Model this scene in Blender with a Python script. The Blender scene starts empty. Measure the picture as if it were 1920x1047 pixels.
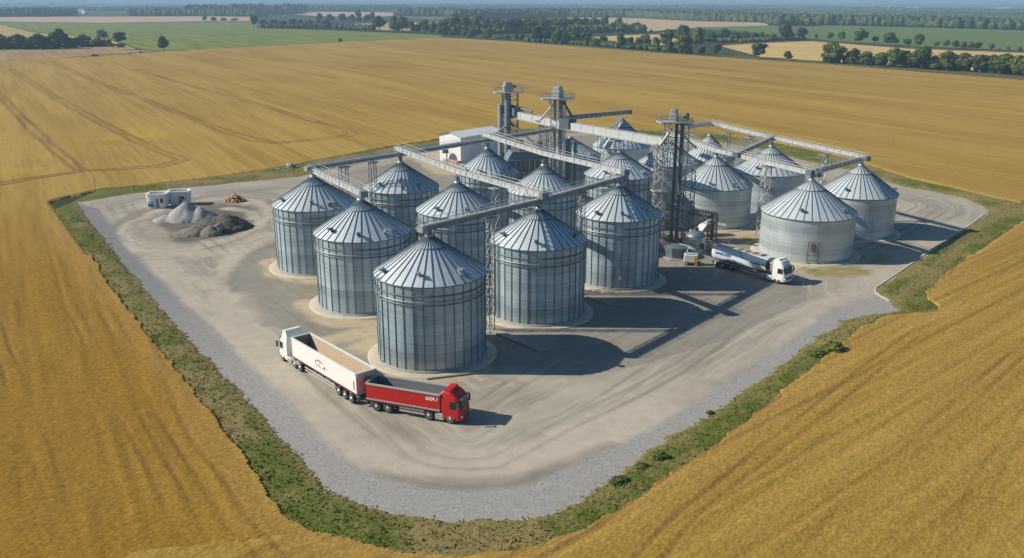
import bpy, math, random
import numpy as np
from mathutils import Vector, Matrix

random.seed(7)
RNG = np.random.default_rng(11)
R_ = math.radians
scene = bpy.context.scene
COL = scene.collection

# ------------------------------------------------------------------ camera
F, CH = 1700.0, 42.0                       # focal length in photo pixels, camera height in metres
TH = math.atan(521 / F)
CT, ST = math.cos(TH), math.sin(TH)
cam_d = bpy.data.cameras.new("camera")
cam_d.sensor_width = 36.0
cam_d.lens = 36.0 * F / 1920.0
cam_d.clip_start, cam_d.clip_end = 1.0, 40000.0
cam = bpy.data.objects.new("camera", cam_d)
COL.objects.link(cam)
cam.location = (0, 0, CH)
cam.rotation_euler = (math.pi / 2 - TH, 0, 0)
scene.camera = cam


def at(px, py, z=0.0):
    """survey helper: where a sight line through the photo meets height z"""
    x, y = (px - 960) / F, -(py - 523.5) / F
    d = (x, CT + y * ST, -ST + y * CT)
    t = (z - CH) / d[2]
    return Vector((d[0] * t, d[1] * t, z))


def pts(seq, z=0.0):
    return np.array([at(a, b, z)[:2] for a, b in seq])


# ------------------------------------------------------------------ numpy helpers
_tab = np.random.default_rng(3).random((8, 256, 256))


def vn(x, y, scale, k=0):
    """value noise, 0..1"""
    x = x / scale; y = y / scale
    xi = np.floor(x).astype(int); yi = np.floor(y).astype(int)
    fx = x - xi; fy = y - yi
    fx = fx * fx * (3 - 2 * fx); fy = fy * fy * (3 - 2 * fy)
    t = _tab[k % 8]
    a = t[xi & 255, yi & 255]; b = t[(xi + 1) & 255, yi & 255]
    c = t[xi & 255, (yi + 1) & 255]; d = t[(xi + 1) & 255, (yi + 1) & 255]
    return (a * (1 - fx) + b * fx) * (1 - fy) + (c * (1 - fx) + d * fx) * fy


def fbm(x, y, scale, k=0, o=3):
    s = 0; w = 1; tw = 0
    for i in range(o):
        s = s + w * vn(x + 13.7 * i, y - 7.1 * i, scale / 2 ** i, k + i); tw += w; w *= .55
    return s / tw


def inpoly(X, Y, P):
    r = np.zeros(X.shape, bool); n = len(P); j = n - 1
    for i in range(n):
        xi, yi = P[i]; xj, yj = P[j]
        if yi != yj:
            c = ((yi > Y) != (yj > Y)) & (X < (xj - xi) * (Y - yi) / (yj - yi) + xi)
            r ^= c
        j = i
    return r


def pdist(X, Y, P, closed=False):
    d = np.full(X.shape, 1e9)
    n = len(P)
    for i in range(n if closed else n - 1):
        ax, ay = P[i]; bx, by = P[(i + 1) % n]
        dx, dy = bx - ax, by - ay
        L = dx * dx + dy * dy + 1e-9
        t = np.clip(((X - ax) * dx + (Y - ay) * dy) / L, 0, 1)
        d = np.minimum(d, (X - ax - t * dx) ** 2 + (Y - ay - t * dy) ** 2)
    return np.sqrt(d)


def smooth(d, a, b):
    t = np.clip((d - a) / (b - a), 0, 1)
    return t * t * (3 - 2 * t)


def tag(o, label=None, cat=None, group=None, kind=None):
    if label: o["label"] = label
    if cat: o["category"] = cat
    if group: o["group"] = group
    if kind: o["kind"] = kind
    return o


def np_mesh(name, V, Fc, mats, attrs=None, smooth_faces=False):
    me = bpy.data.meshes.new(name)
    V = np.asarray(V, np.float32); Fc = np.asarray(Fc, np.int32)
    k = Fc.shape[1]
    me.vertices.add(len(V)); me.vertices.foreach_set("co", V.ravel())
    me.loops.add(Fc.size); me.loops.foreach_set("vertex_index", Fc.ravel())
    me.polygons.add(len(Fc))
    me.polygons.foreach_set("loop_start", np.arange(0, Fc.size, k, dtype=np.int32))
    me.polygons.foreach_set("loop_total", np.full(len(Fc), k, np.int32))
    me.polygons.foreach_set("use_smooth", np.full(len(Fc), smooth_faces, bool))
    for m in mats: me.materials.append(m)
    me.update(calc_edges=True)
    for an, (dom, av) in (attrs or {}).items():
        a = me.attributes.new(an, "FLOAT", dom)
        a.data.foreach_set("value", np.asarray(av, np.float32))
    me.validate()
    return me


def link(name, me, parent=None):
    o = bpy.data.objects.new(name, me)
    COL.objects.link(o)
    if parent is not None: o.parent = parent
    return o


def empty(name, loc, rz=0.0, label=None, cat=None, group=None):
    o = bpy.data.objects.new(name, None)
    COL.objects.link(o)
    o.empty_display_size = 0.5
    o.location = loc; o.rotation_euler = (0, 0, rz)
    return tag(o, label, cat, group)


def sheet(name, xs, ys, maskf, zf, attrf, mats, skirt=None, smooth_faces=False):
    """a height field over a grid, only where maskf says so; outer edge drops to skirt"""
    X, Y = np.meshgrid(xs, ys, indexing="ij")
    ins = maskf(X, Y)
    fm = ins[:-1, :-1] & ins[1:, :-1] & ins[:-1, 1:] & ins[1:, 1:]
    idx = np.arange(X.size).reshape(X.shape)
    fc = np.stack([idx[:-1, :-1][fm], idx[1:, :-1][fm], idx[1:, 1:][fm], idx[:-1, 1:][fm]], 1)
    cnt = np.bincount(fc.ravel(), minlength=X.size)
    used = cnt > 0
    x, y = X.ravel()[used], Y.ravel()[used]
    z = zf(x, y)
    if skirt is not None: z = np.where(cnt[used] < 4, skirt, z)
    mp = np.cumsum(used) - 1
    at_ = {k: ("POINT", v) for k, v in attrf(x, y).items()} if attrf else {}
    return np_mesh(name, np.stack([x, y, z], 1), mp[fc], mats, at_, smooth_faces)


# ------------------------------------------------------------------ mesh builder
class MB:
    def __init__(s):
        s.v = []; s.f = []; s.m = []; s.t = []; s.s = []

    def add(s, vs, fs, mi=0, tone=0.5, sm=False):
        b = len(s.v)
        s.v += [tuple(p) for p in vs]
        for i, f in enumerate(fs):
            s.f.append(tuple(b + k for k in f)); s.m.append(mi)
            s.t.append(tone[i] if isinstance(tone, (list, tuple)) else tone); s.s.append(sm)
        return s

    def box(s, c, size, rz=0.0, mi=0, tone=0.5, bev=0.0):
        hx, hy, hz = size[0] / 2, size[1] / 2, size[2] / 2
        ca, sa = math.cos(rz), math.sin(rz)
        out = []
        if bev <= 0:
            loc = [(x, y, z) for z in (-hz, hz) for x, y in ((-hx, -hy), (hx, -hy), (hx, hy), (-hx, hy))]
            fs = [(3, 2, 1, 0), (4, 5, 6, 7), (0, 1, 5, 4), (1, 2, 6, 5), (2, 3, 7, 6), (3, 0, 4, 7)]
        else:
            b = bev; loc = []; fs = []
            ring = [(-hx + b, -hy), (hx - b, -hy), (hx, -hy + b), (hx, hy - b), (hx - b, hy), (-hx + b, hy), (-hx, hy - b), (-hx, -hy + b)]
            for z, k in ((-hz, 0), (hz - b, 0), (hz, 1)):
                for x, y in ring:
                    loc.append((x * (1 - k * b / hx), y * (1 - k * b / hy), z))
            n = 8
            for l in range(2):
                for i in range(n):
                    fs.append((l * n + i, l * n + (i + 1) % n, (l + 1) * n + (i + 1) % n, (l + 1) * n + i))
            fs.append(tuple(range(n - 1, -1, -1))); fs.append(tuple(range(2 * n, 3 * n)))
        for x, y, z in loc:
            out.append((c[0] + x * ca - y * sa, c[1] + x * sa + y * ca, c[2] + z))
        return s.add(out, fs, mi, tone)

    def beam(s, p, q, w, h=None, mi=0, tone=0.5, up=(0, 0, 1)):
        """rectangular bar from p to q, w wide, h high, centred on the line"""
        h = h or w
        p, q = Vector(p), Vector(q)
        d = (q - p)
        if d.length < 1e-6: return s
        d.normalize(); u = Vector(up)
        if abs(d.dot(u)) > .98: u = Vector((1, 0, 0))
        a = d.cross(u).normalized(); b = a.cross(d).normalized()
        vs = []
        for e in (p, q):
            for i, j in ((-1, -1), (1, -1), (1, 1), (-1, 1)):
                vs.append(e + a * (i * w / 2) + b * (j * h / 2))
        return s.add(vs, [(3, 2, 1, 0), (4, 5, 6, 7), (0, 1, 5, 4), (1, 2, 6, 5), (2, 3, 7, 6), (3, 0, 4, 7)], mi, tone)

    def tube(s, p, q, r, n=10, r2=None, mi=0, tone=0.5, caps=True, sm=True):
        p, q = Vector(p), Vector(q); r2 = r if r2 is None else r2
        d = (q - p).normalized(); u = Vector((0, 0, 1)) if abs(d.z) < .95 else Vector((1, 0, 0))
        a = d.cross(u).normalized(); b = a.cross(d).normalized()
        vs = []
        for e, rr in ((p, r), (q, r2)):
            for i in range(n):
                t = 2 * math.pi * i / n
                vs.append(e + a * (rr * math.cos(t)) + b * (rr * math.sin(t)))
        s.add(vs, [(i, (i + 1) % n, n + (i + 1) % n, n + i) for i in range(n)], mi, tone, sm)
        if caps:
            s.add(vs[:n], [tuple(range(n - 1, -1, -1))], mi, tone)
            s.add(vs[n:], [tuple(range(n))], mi, tone)
        return s

    def lathe(s, prof, n=32, c=(0, 0, 0), mi=0, tone=0.5, sm=True, a0=0.0, cap=False):
        vs = []
        for r, z in prof:
            for i in range(n):
                t = a0 + 2 * math.pi * i / n
                vs.append((c[0] + r * math.cos(t), c[1] + r * math.sin(t), c[2] + z))
        fs = []
        for l in range(len(prof) - 1):
            for i in range(n):
                fs.append((l * n + i, l * n + (i + 1) % n, (l + 1) * n + (i + 1) % n, (l + 1) * n + i))
        s.add(vs, fs, mi, tone, sm)
        if cap: s.add(vs[-n:], [tuple(range(n))], mi, tone)
        return s

    def prism(s, prof, x0, x1, axis="y", mi=0, tone=0.5):
        """closed 2-D profile (a,b) swept; axis y: profile in x,z swept along y"""
        n = len(prof); vs = []
        for e in (x0, x1):
            for a, b in prof:
                vs.append((a, e, b) if axis == "y" else (e, a, b))
        fs = [(i, (i + 1) % n, n + (i + 1) % n, n + i) for i in range(n)]
        fs += [tuple(range(n - 1, -1, -1)), tuple(range(n, 2 * n))]
        return s.add(vs, fs, mi, tone)

    def wheel(s, c, r, w, mi=0, n=20):
        """a tyre-like lathe about the y axis"""
        prof = [(r * .62, -w / 2), (r * .93, -w / 2), (r, -w * .32), (r, w * .32), (r * .93, w / 2), (r * .62, w / 2)]
        vs = []
        for rr, yy in prof:
            for i in range(n):
                t = 2 * math.pi * i / n
                vs.append((c[0] + rr * math.cos(t), c[1] + yy, c[2] + rr * math.sin(t)))
        fs = [(l * n + i, l * n + (i + 1) % n, (l + 1) * n + (i + 1) % n, (l + 1) * n + i) for l in range(len(prof) - 1) for i in range(n)]
        s.add(vs, fs, mi, .5, True)
        s.add(vs[:n], [tuple(range(n))], mi); s.add(vs[-n:], [tuple(range(n - 1, -1, -1))], mi)
        return s

    def build(s, name, mats, parent=None, fix=True):
        me = bpy.data.meshes.new(name)
        me.from_pydata(s.v, [], s.f)
        for m in (mats if isinstance(mats, (list, tuple)) else [mats]): me.materials.append(m)
        me.polygons.foreach_set("material_index", s.m)
        me.polygons.foreach_set("use_smooth", s.s)
        a = me.attributes.new("tone", "FLOAT", "FACE"); a.data.foreach_set("value", s.t)
        if fix:
            import bmesh
            bm = bmesh.new(); bm.from_mesh(me)
            bmesh.ops.recalc_face_normals(bm, faces=bm.faces); bm.to_mesh(me); bm.free()
        me.update()
        return link(name, me, parent)


# ------------------------------------------------------------------ materials
class NT:
    def __init__(s, name):
        s.mat = bpy.data.materials.new(name); s.mat.use_nodes = True
        s.t = s.mat.node_tree; s.n = s.t.nodes; s.l = s.t.links
        s.b = s.n["Principled BSDF"]

    def node(s, ty, **kw):
        n = s.n.new(ty)
        for k, v in kw.items(): setattr(n, k, v)
        return n

    def set(s, inp, v):
        if isinstance(v, bpy.types.NodeSocket): s.l.new(v, inp)
        elif v is not None:
            if isinstance(v, (tuple, list)) and len(v) == 3 and inp.type == "RGBA": v = (*v, 1)
            inp.default_value = v

    def math(s, op, a, b=None, c=None, clamp=False):
        n = s.node("ShaderNodeMath", operation=op); n.use_clamp = clamp
        s.set(n.inputs[0], a); s.set(n.inputs[1], b)
        if c is not None: s.set(n.inputs[2], c)
        return n.outputs[0]

    def mix(s, fac, a, b, mode="MIX"):
        n = s.node("ShaderNodeMix", data_type="RGBA", blend_type=mode)
        s.set(n.inputs[0], fac); s.set(n.inputs[6], a); s.set(n.inputs[7], b)
        return n.outputs[2]

    def attr(s, name):
        return s.node("ShaderNodeAttribute", attribute_name=name).outputs["Fac"]

    def coord(s, rot=0.0, scale=(1, 1, 1), kind="Object"):
        tc = s.node("ShaderNodeTexCoord"); m = s.node("ShaderNodeMapping")
        m.vector_type = "TEXTURE"
        m.inputs["Rotation"].default_value = (0, 0, rot)
        m.inputs["Scale"].default_value = scale
        s.l.new(tc.outputs[kind], m.inputs[0])
        return m.outputs[0]

    def noise(s, scale, detail=3, vec=None, rough=.55):
        n = s.node("ShaderNodeTexNoise"); n.inputs["Scale"].default_value = scale
        n.inputs["Detail"].default_value = detail; n.inputs["Roughness"].default_value = rough
        s.l.new(vec if vec is not None else s.coord(), n.inputs["Vector"])
        return n.outputs["Fac"]

    def ramp(s, fac, lo, hi):
        n = s.node("ShaderNodeMapRange"); n.interpolation_type = "SMOOTHSTEP"
        s.set(n.inputs[0], fac); n.inputs[1].default_value = lo; n.inputs[2].default_value = hi
        return n.outputs[0]

    def bump(s, h, strength=.3, dist=.05):
        n = s.node("ShaderNodeBump"); n.inputs["Strength"].default_value = strength; n.inputs["Distance"].default_value = dist
        s.l.new(h, n.inputs["Height"]); s.l.new(n.outputs[0], s.b.inputs["Normal"])

    def done(s, col, rough=.8, metal=0.0, spec=None):
        s.set(s.b.inputs["Base Color"], col); s.set(s.b.inputs["Roughness"], rough); s.set(s.b.inputs["Metallic"], metal)
        if spec is not None: s.b.inputs["Specular IOR Level"].default_value = spec
        return s.mat


def simple(name, col, rough=.6, metal=0.0, var=.25, scale=3.0, tone=0.0, spec=None):
    """one colour broken up by weathering noise; tone = how far the per-face attribute varies it"""
    m = NT(name)
    n = m.noise(scale, 4)
    f = m.math("MULTIPLY_ADD", n, 2 * var, 1 - var)
    if tone:
        f = m.math("MULTIPLY", f, m.math("MULTIPLY_ADD", m.attr("tone"), 2 * tone, 1 - tone))
    v = m.node("ShaderNodeVectorMath", operation="SCALE"); v.inputs[0].default_value = col
    m.l.new(f, v.inputs["Scale"])
    return m.done(v.outputs[0], rough, metal, spec)

ANG_L = math.atan2(-.87, .49)      # drill direction of the big field
ANG_R = math.atan2(.66, .75)       # drill direction right of the yard


def wheat_material():
    m = NT("ripe_wheat")
    zone = m.attr("zone")
    def streaks(ang):
        a = m.noise(1.0, 3, m.coord(ang, (110, 2.2, 1)))
        b = m.noise(1.0, 2, m.coord(ang, (22, 0.8, 1)))
        c = m.noise(1.0, 2, m.coord(ang, (160, 14, 1)))
        return m.math("ADD", m.math("MULTIPLY", a, .34), m.math("ADD", m.math("MULTIPLY", b, .20), m.math("MULTIPLY", c, .46)))
    n = m.node("ShaderNodeMix"); m.set(n.inputs[0], zone); m.set(n.inputs[2], streaks(ANG_L)); m.set(n.inputs[3], streaks(ANG_R))
    st = m.ramp(n.outputs[0], .40, .60)
    big = m.ramp(m.noise(.012, 3), .35, .7)
    fine = m.noise(2.6, 3)
    col = m.mix(st, (.295, .183, .030), (.405, .270, .060))
    col = m.mix(m.math("MULTIPLY", big, .40), col, (.410, .270, .066))
    amber = m.attr("amber")
    col = m.mix(amber, col, m.mix(fine, (.215, .112, .009), (.340, .190, .020)))
    col = m.mix(m.math("MULTIPLY", m.attr("yellow"), .55), col, (.50, .33, .025))
    col = m.mix(m.attr("pale"), col, (.44, .275, .085))
    col = m.mix(m.math("MULTIPLY", m.attr("track"), .85), col, (.17, .090, .028))
    grain = m.math("MULTIPLY_ADD", m.ramp(m.noise(7.0, 2), .25, .75), .34, .83)
    tn = m.math("MULTIPLY_ADD", m.attr("tone"), .44, .78)
    v = m.node("ShaderNodeVectorMath", operation="SCALE")
    m.l.new(col, v.inputs[0]); m.l.new(m.math("MULTIPLY", grain, tn), v.inputs["Scale"])
    m.bump(m.noise(1.6, 4), .25, .15)
    return m.done(v.outputs[0], .9, spec=.15)


def yard_material():
    m = NT("yard_surface")
    n1 = m.noise(.09, 4); n2 = m.noise(.6, 4); n3 = m.noise(9, 2); n4 = m.noise(1, 3, m.coord(ANG_R, (26, 1.6, 1)))
    col = m.mix(m.ramp(n1, .35, .7), (.325, .296, .238), (.415, .378, .305))
    col = m.mix(m.math("MULTIPLY", m.ramp(n4, .45, .7), .35), col, (.275, .245, .195))
    def lanes(name, freq, lo, hi):
        ab = m.node("ShaderNodeCombineXYZ"); m.l.new(m.math("MULTIPLY", m.attr(name), freq), ab.inputs[0])
        sp = m.node("ShaderNodeSeparateXYZ"); m.l.new(m.coord(), sp.inputs[0])
        m.l.new(m.math("MULTIPLY", sp.outputs[0], .045), ab.inputs[1]); m.l.new(m.math("MULTIPLY", sp.outputs[1], .045), ab.inputs[2])
        return m.ramp(m.noise(1.0, 4, ab.outputs[0], .7), lo, hi)
    col = m.mix(m.math("MULTIPLY", lanes("edge", .55, .50, .66), .55), col, (.225, .198, .150))
    col = m.mix(m.math("MULTIPLY", lanes("edge", .95, .50, .66), .75), col, (.47, .43, .345))
    col = m.mix(m.math("MULTIPLY", m.math("MULTIPLY", lanes("ring", 9.0, .45, .62), m.attr("ringmask")), .8), col, (.20, .175, .135))
    col = m.mix(m.attr("asphalt"), col, m.mix(n2, (.195, .182, .155), (.262, .242, .205)))
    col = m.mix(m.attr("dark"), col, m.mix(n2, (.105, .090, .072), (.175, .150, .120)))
    col = m.mix(m.attr("light"), col, m.mix(n2, (.43, .375, .30), (.52, .455, .365)))
    col = m.mix(m.attr("sand"), col, m.mix(n2, (.45, .36, .23), (.55, .45, .30)))
    col = m.mix(m.attr("weedy"), col, m.mix(n2, (.20, .17, .05), (.38, .30, .14)))
    col = m.mix(m.math("MULTIPLY", m.attr("tyre"), .55), col, (.185, .165, .130))
    stone = m.node("ShaderNodeTexVoronoi"); stone.inputs["Scale"].default_value = 5.0
    m.l.new(m.coord(), stone.inputs["Vector"])
    sc = m.node("ShaderNodeSeparateColor"); m.l.new(stone.outputs["Color"], sc.inputs[0])
    gcol = m.mix(sc.outputs[0], (.25, .24, .222), (.40, .385, .36))
    gcol = m.mix(m.ramp(n2, .35, .75), gcol, (.31, .298, .278))
    gcol = m.mix(m.attr("slate"), gcol, m.mix(n2, (.150, .156, .162), (.215, .220, .225)))
    col = m.mix(m.attr("gravel"), col, gcol)
    f = m.math("MULTIPLY_ADD", n3, .24, .88)
    f = m.math("MULTIPLY", f, m.math("MULTIPLY_ADD", n2, .24, .88))
    v = m.node("ShaderNodeVectorMath", operation="SCALE"); m.l.new(col, v.inputs[0]); m.l.new(f, v.inputs["Scale"])
    m.bump(m.noise(4, 4), .35, .06)
    return m.done(v.outputs[0], .92, spec=.2)


def grass_material():
    m = NT("verge_grass")
    n2 = m.noise(.5, 4); n3 = m.noise(5, 3)
    col = m.mix(n3, (.064, .096, .012), (.150, .172, .030))
    dry = m.math("MULTIPLY", m.attr("dry"), m.math("MULTIPLY_ADD", n2, .7, .55), None, True)
    col = m.mix(dry, col, m.mix(n3, (.20, .15, .06), (.32, .25, .11)))
    return m.done(col, .9, spec=.15)


def blade_material():
    m = NT("grass_blades")
    col = m.mix(m.attr("tone"), (.085, .125, .015), (.29, .245, .068))
    return m.done(col, .8, spec=.2)


M_wheat, M_yard, M_grass, M_blade = wheat_material(), yard_material(), grass_material(), blade_material()
M_earth = simple("field_earth", (.16, .105, .05), .95, var=.35, scale=.5)


def far_land_material():
    m = NT("far_land")
    n = m.noise(.0016, 4); n2 = m.noise(.02, 3)
    col = m.mix(m.ramp(n, .40, .58), (.030, .050, .022), (.075, .095, .035))
    col = m.mix(m.ramp(m.noise(1, 3, m.coord(0.1, (900, 260, 1))), .62, .70), col, (.40, .30, .17))
    return m.done(m.mix(n2, col, (.04, .06, .025)), .95, spec=.1)


def field_material(name, a, b, ang, la=120, lb=7):
    m = NT(name)
    s = m.ramp(m.noise(1, 3, m.coord(ang, (la, lb, 1))), .35, .68)
    g = m.noise(.02, 4)
    col = m.mix(s, a, b)
    f = m.math("MULTIPLY_ADD", g, .5, .75)
    v = m.node("ShaderNodeVectorMath", operation="SCALE"); m.l.new(col, v.inputs[0]); m.l.new(f, v.inputs["Scale"])
    return m.done(v.outputs[0], .95, spec=.1)


# ------------------------------------------------------------------ sky, sun, air
W = bpy.data.worlds.new("World"); scene.world = W; W.use_nodes = True
wt = W.node_tree
sky = wt.nodes.new("ShaderNodeTexSky"); sky.sky_type = "NISHITA"; sky.sun_disc = False
SUN_EL, SUN_AZ = 32.5, -89.5            # azimuth from +Y, clockwise: the sun stands to the left
sky.sun_elevation = R_(SUN_EL); sky.sun_rotation = R_(SUN_AZ)
sky.air_density = 1.0; sky.dust_density = .6; sky.ozone_density = 2.0
bg = wt.nodes["Background"]; bg.inputs[1].default_value = .068
tint = wt.nodes.new("ShaderNodeVectorMath"); tint.operation = "MULTIPLY"; tint.inputs[1].default_value = (.74, 1.0, 1.16)
wt.links.new(sky.outputs[0], tint.inputs[0]); wt.links.new(tint.outputs[0], bg.inputs[0])
sd = bpy.data.lights.new("sun", "SUN"); sd.energy = 5.0; sd.angle = R_(.5); sd.color = (1.0, .91, .77)
so = bpy.data.objects.new("sun", sd); COL.objects.link(so)
sdir = Vector((math.sin(R_(SUN_AZ + 0)) * math.cos(R_(SUN_EL)), math.cos(R_(SUN_AZ)) * math.cos(R_(SUN_EL)), math.sin(R_(SUN_EL))))
sdir = Vector((-math.cos(R_(0.5)) * math.cos(R_(SUN_EL)), math.sin(R_(0.5)) * math.cos(R_(SUN_EL)), math.sin(R_(SUN_EL))))
so.rotation_euler = sdir.to_track_quat("Z", "Y").to_euler()
so.location = (-200, 20, 150)
scene.view_settings.view_transform = "Standard"; scene.view_settings.look = "None"
scene.view_settings.exposure = .17; scene.view_settings.gamma = 1.0
scene.cycles.use_denoising = True
scene.cycles.max_bounces = 6; scene.cycles.diffuse_bounces = 3; scene.cycles.glossy_bounces = 3
scene.cycles.transmission_bounces = 2; scene.cycles.volume_bounces = 0

hz = bpy.data.materials.new("haze_air"); hz.use_nodes = True
hz.node_tree.nodes.remove(hz.node_tree.nodes["Principled BSDF"])
pv = hz.node_tree.nodes.new("ShaderNodeVolumePrincipled")
pv.inputs["Color"].default_value = (.50, .74, 1.0, 1); pv.inputs["Density"].default_value = .000175
pv.inputs["Anisotropy"].default_value = 0.0
hz.node_tree.links.new(pv.outputs[0], hz.node_tree.nodes["Material Output"].inputs["Volume"])
mb = MB(); mb.box((0, 6900, 26.5), (15000, 14400, 55))
hb = mb.build("haze", hz)
tag(hb, "pale blue air haze that thickens towards the horizon", "haze", kind="stuff")

# ------------------------------------------------------------------ outlines surveyed from the photo
YARD = pts([(145, 381), (200, 450), (290, 558), (345, 623), (448, 723), (535, 823), (580, 873), (615, 915), (675, 942), (750, 965), (850, 977),
            (960, 972), (1010, 966), (1060, 946), (1110, 916), (1150, 889), (1210, 846), (1300, 790), (1400, 728), (1470, 680), (1530, 630), (1600, 594), (1676, 583), (1668, 565), (1640, 550),
            (1640, 541), (1690, 508), (1760, 460), (1815, 425), (1848, 402), (1843, 390), (1810, 373), (1750, 360), (1690, 350), (1600, 322), (1500, 301),
            (1420, 280), (1340, 266), (1240, 258), (1100, 250), (1000, 250), (900, 261), (820, 277), (700, 300), (560, 332), (400, 348), (320, 356), (250, 364)])
WEDGE = pts([(100, 378), (170, 470), (215, 540), (350, 705), (450, 835), (525, 938), (532, 962), (560, 975), (665, 1010), (780, 1035), (900, 1040), (1000, 1020),
             (1090, 990), (1180, 935), (1290, 860), (1330, 835), (1450, 745), (1560, 655), (1600, 620), (1660, 590), (1745, 583), (1757, 573), (1737, 560),
             (1735, 545), (1760, 520), (1830, 465), (1920, 405), (2300, 250), (2290, 238), (1920, 383), (1850, 368), (1750, 345), (1690, 330), (1600, 300), (1540, 285),
             (1440, 266), (1340, 250), (1240, 245), (1100, 240), (980, 243), (820, 263), (700, 281), (560, 309), (440, 328), (280, 347), (200, 354), (108, 373)], .45)
GRAVEL_IN = [(188, 392), (240, 470), (345, 573), (430, 650), (510, 723), (600, 823), (665, 873), (740, 903), (850, 922), (960, 915), (1010, 903), (1110, 856), (1210, 811),
             (1310, 750), (1410, 688), (1490, 632), (1560, 582), (1610, 562), (1652, 556)]
GRAVEL = np.concatenate([pts([(120, 375), (170, 450), (270, 575), (330, 665), (420, 770), (500, 870), (590, 950), (740, 1010), (860, 1020), (1000, 1010), (1130, 955),
                              (1300, 840), (1500, 700), (1600, 625), (1720, 600), (1690, 570)]), pts(GRAVEL_IN)[::-1]])
FIELD = np.concatenate([pts([(0, 117), (310, 97), (480, 88), (825, 70.5), (960, 78), (1240, 100), (1440, 114), (1550, 121), (1920, 151)]),
                        np.array([(700, 330), (520, 60), (520, 20), (-700, 20), (-760, 300), (-700, 660), (-520, 680)])])
RIGHT_ZONE = np.concatenate([pts([(560, 1010), (900, 1030), (1090, 985), (1330, 830), (1600, 600), (1700, 590), (1760, 540), (1840, 465), (1925, 405)]),
                             np.array([(500, 300), (520, 20), (-40, 20), (-30, 62)])])
TRACKS = [pts(t, .5) for t in (
    [(-60, 120), (0, 178), (60, 240), (110, 285), (150, 318)],
    [(20, 130), (100, 180), (200, 235), (290, 280), (330, 293), (345, 300), (300, 312), (220, 318), (160, 320), (60, 335), (-40, 352)],
    [(105, 120), (200, 160), (330, 210), (420, 245), (480, 263), (520, 268), (590, 262), (650, 256), (664, 251), (650, 243), (600, 230)],
    [(250, 130), (420, 178), (600, 230)])]
TRACKS_NEAR = [pts(t, .5) for t in (
    [(110, 540), (150, 600), (200, 700), (250, 790), (300, 880), (345, 970), (400, 1080)],
    [(-60, 480), (20, 690), (60, 800), (95, 900), (150, 1090)],
    [(170, 540), (260, 680), (340, 820), (400, 905), (450, 980), (560, 1090)],
    [(1180, 1090), (1290, 965), (1500, 800), (1700, 640), (1860, 520), (1960, 450)],
    [(1480, 1090), (1610, 940), (1780, 780), (1960, 620)], [(1790, 1090), (1850, 900), (1960, 740)],
    [(960, 1060), (1100, 985), (1230, 895), (1450, 740)])]


def wheat_attrs(x, y):
    zone = smooth(np.where(inpoly(x, y, RIGHT_ZONE), 1.0, 0.0), 0, 1)
    tr = np.zeros_like(x)
    far = y > 180
    if far.any():
        for P in TRACKS:
            d = pdist(x, y, P) + (vn(x, y, 14, 1) - .5) * .8
            tr = np.maximum(tr, np.where(far, (1 - smooth(np.abs(d - 1.3), .3, 1.2)) * (.40 + .6 * vn(x, y, 18, 2)), 0))
    for P in TRACKS_NEAR:
        d = pdist(x, y, P) + (vn(x, y, 10, 1) - .5) * .4
        tr = np.maximum(tr, np.where(~far, (1 - smooth(np.abs(d - .85), .05, .5)) * (.15 + .85 * smooth(vn(x, y, 16, 2), .2, .8)) * .52, 0))
    # faint drill and sprayer lines
    ul = x * .87 + y * .49; ur = -x * .66 + y * .75
    u = np.where(zone > .5, ur, ul)
    per = np.where(zone > .5, 6.2, 9.0)
    l1 = np.abs((u + (vn(x, y, 70, 4) - .5) * .8) % per - per / 2)
    tr = np.maximum(tr, (1 - smooth(l1, .12, .50)) * np.where(zone > .5, .36, .26) * smooth(vn(x, y, 26, 5), .15, .75) * np.where(y < 190, 1, .3))
    left = (1 - zone) * (1 - smooth(y, 110, 230))
    amber = np.clip(left * .95 + .25 * (1 - smooth(y, 60, 200)) * zone, 0, 1) * (.75 + .4 * vn(x, y, 12, 6))
    cy = at(235, 262); d = np.hypot((x - cy.x) / 17, (y - cy.y) / 34)
    cz = at(30, 315); d2 = np.hypot((x - cz.x) / 12, (y - cz.y) / 26)
    yellow = np.clip(smooth(fbm(x, y, 12, 2), .35, .75) * ((1 - smooth(d, .3, 1.2)) + .8 * (1 - smooth(d2, .3, 1.2))), 0, 1)
    ge = pdist(x, y, WEDGE, True)
    amber = np.maximum(amber, zone * (1 - smooth(ge, 2, 22)) * .32 * (.7 + .5 * vn(x, y, 9, 4)))
    pale = .35 * (1 - smooth(ge, .5, 6)) * np.where(y < 190, 1, .4)
    return dict(zone=zone, track=tr, amber=np.clip(amber, 0, 1), yellow=yellow, pale=pale, tone=.5 + (RNG.random(x.shape) - .5) * np.where(y < 150, 1.0, .30))


def wheat_patch(xs, ys, amp, trap, skirt):
    def mask(X, Y):
        jx = (vn(X, Y, 2.0, 0) - .5) * .7 + (vn(X, Y, .5, 1) - .5) * .25
        jy = (vn(X, Y, 2.2, 2) - .5) * .7 + (vn(X, Y, .6, 3) - .5) * .25
        return inpoly(X, Y, FIELD) & ~inpoly(X + jx, Y + jy, WEDGE) & (np.abs(X) < trap * Y + 22)
    def zf(x, y):
        a = wheat_attrs(x, y)
        ang = np.where(a["zone"] > .5, ANG_R, ANG_L)
        u = x * np.cos(ang) + y * np.sin(ang); v = -x * np.sin(ang) + y * np.cos(ang)
        h = .52 + amp * ((RNG.random(x.shape) - .5) * .32 + (vn(x, y, .8, 1) - .5) * .35 + (vn(u / 14, v, .9, 3) - .5) * 1.3 + (vn(u / 20, v, 3.2, 5) - .5) * 1.2)
        h = np.where(y > 150, h * (.25 + .75 * smooth(pdist(x, y, WEDGE, True), .2, 1.6)), h)
        return h - a["track"] * .12
    return sheet("wheat", xs, ys, mask, zf, wheat_attrs, [M_wheat], skirt)


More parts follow.
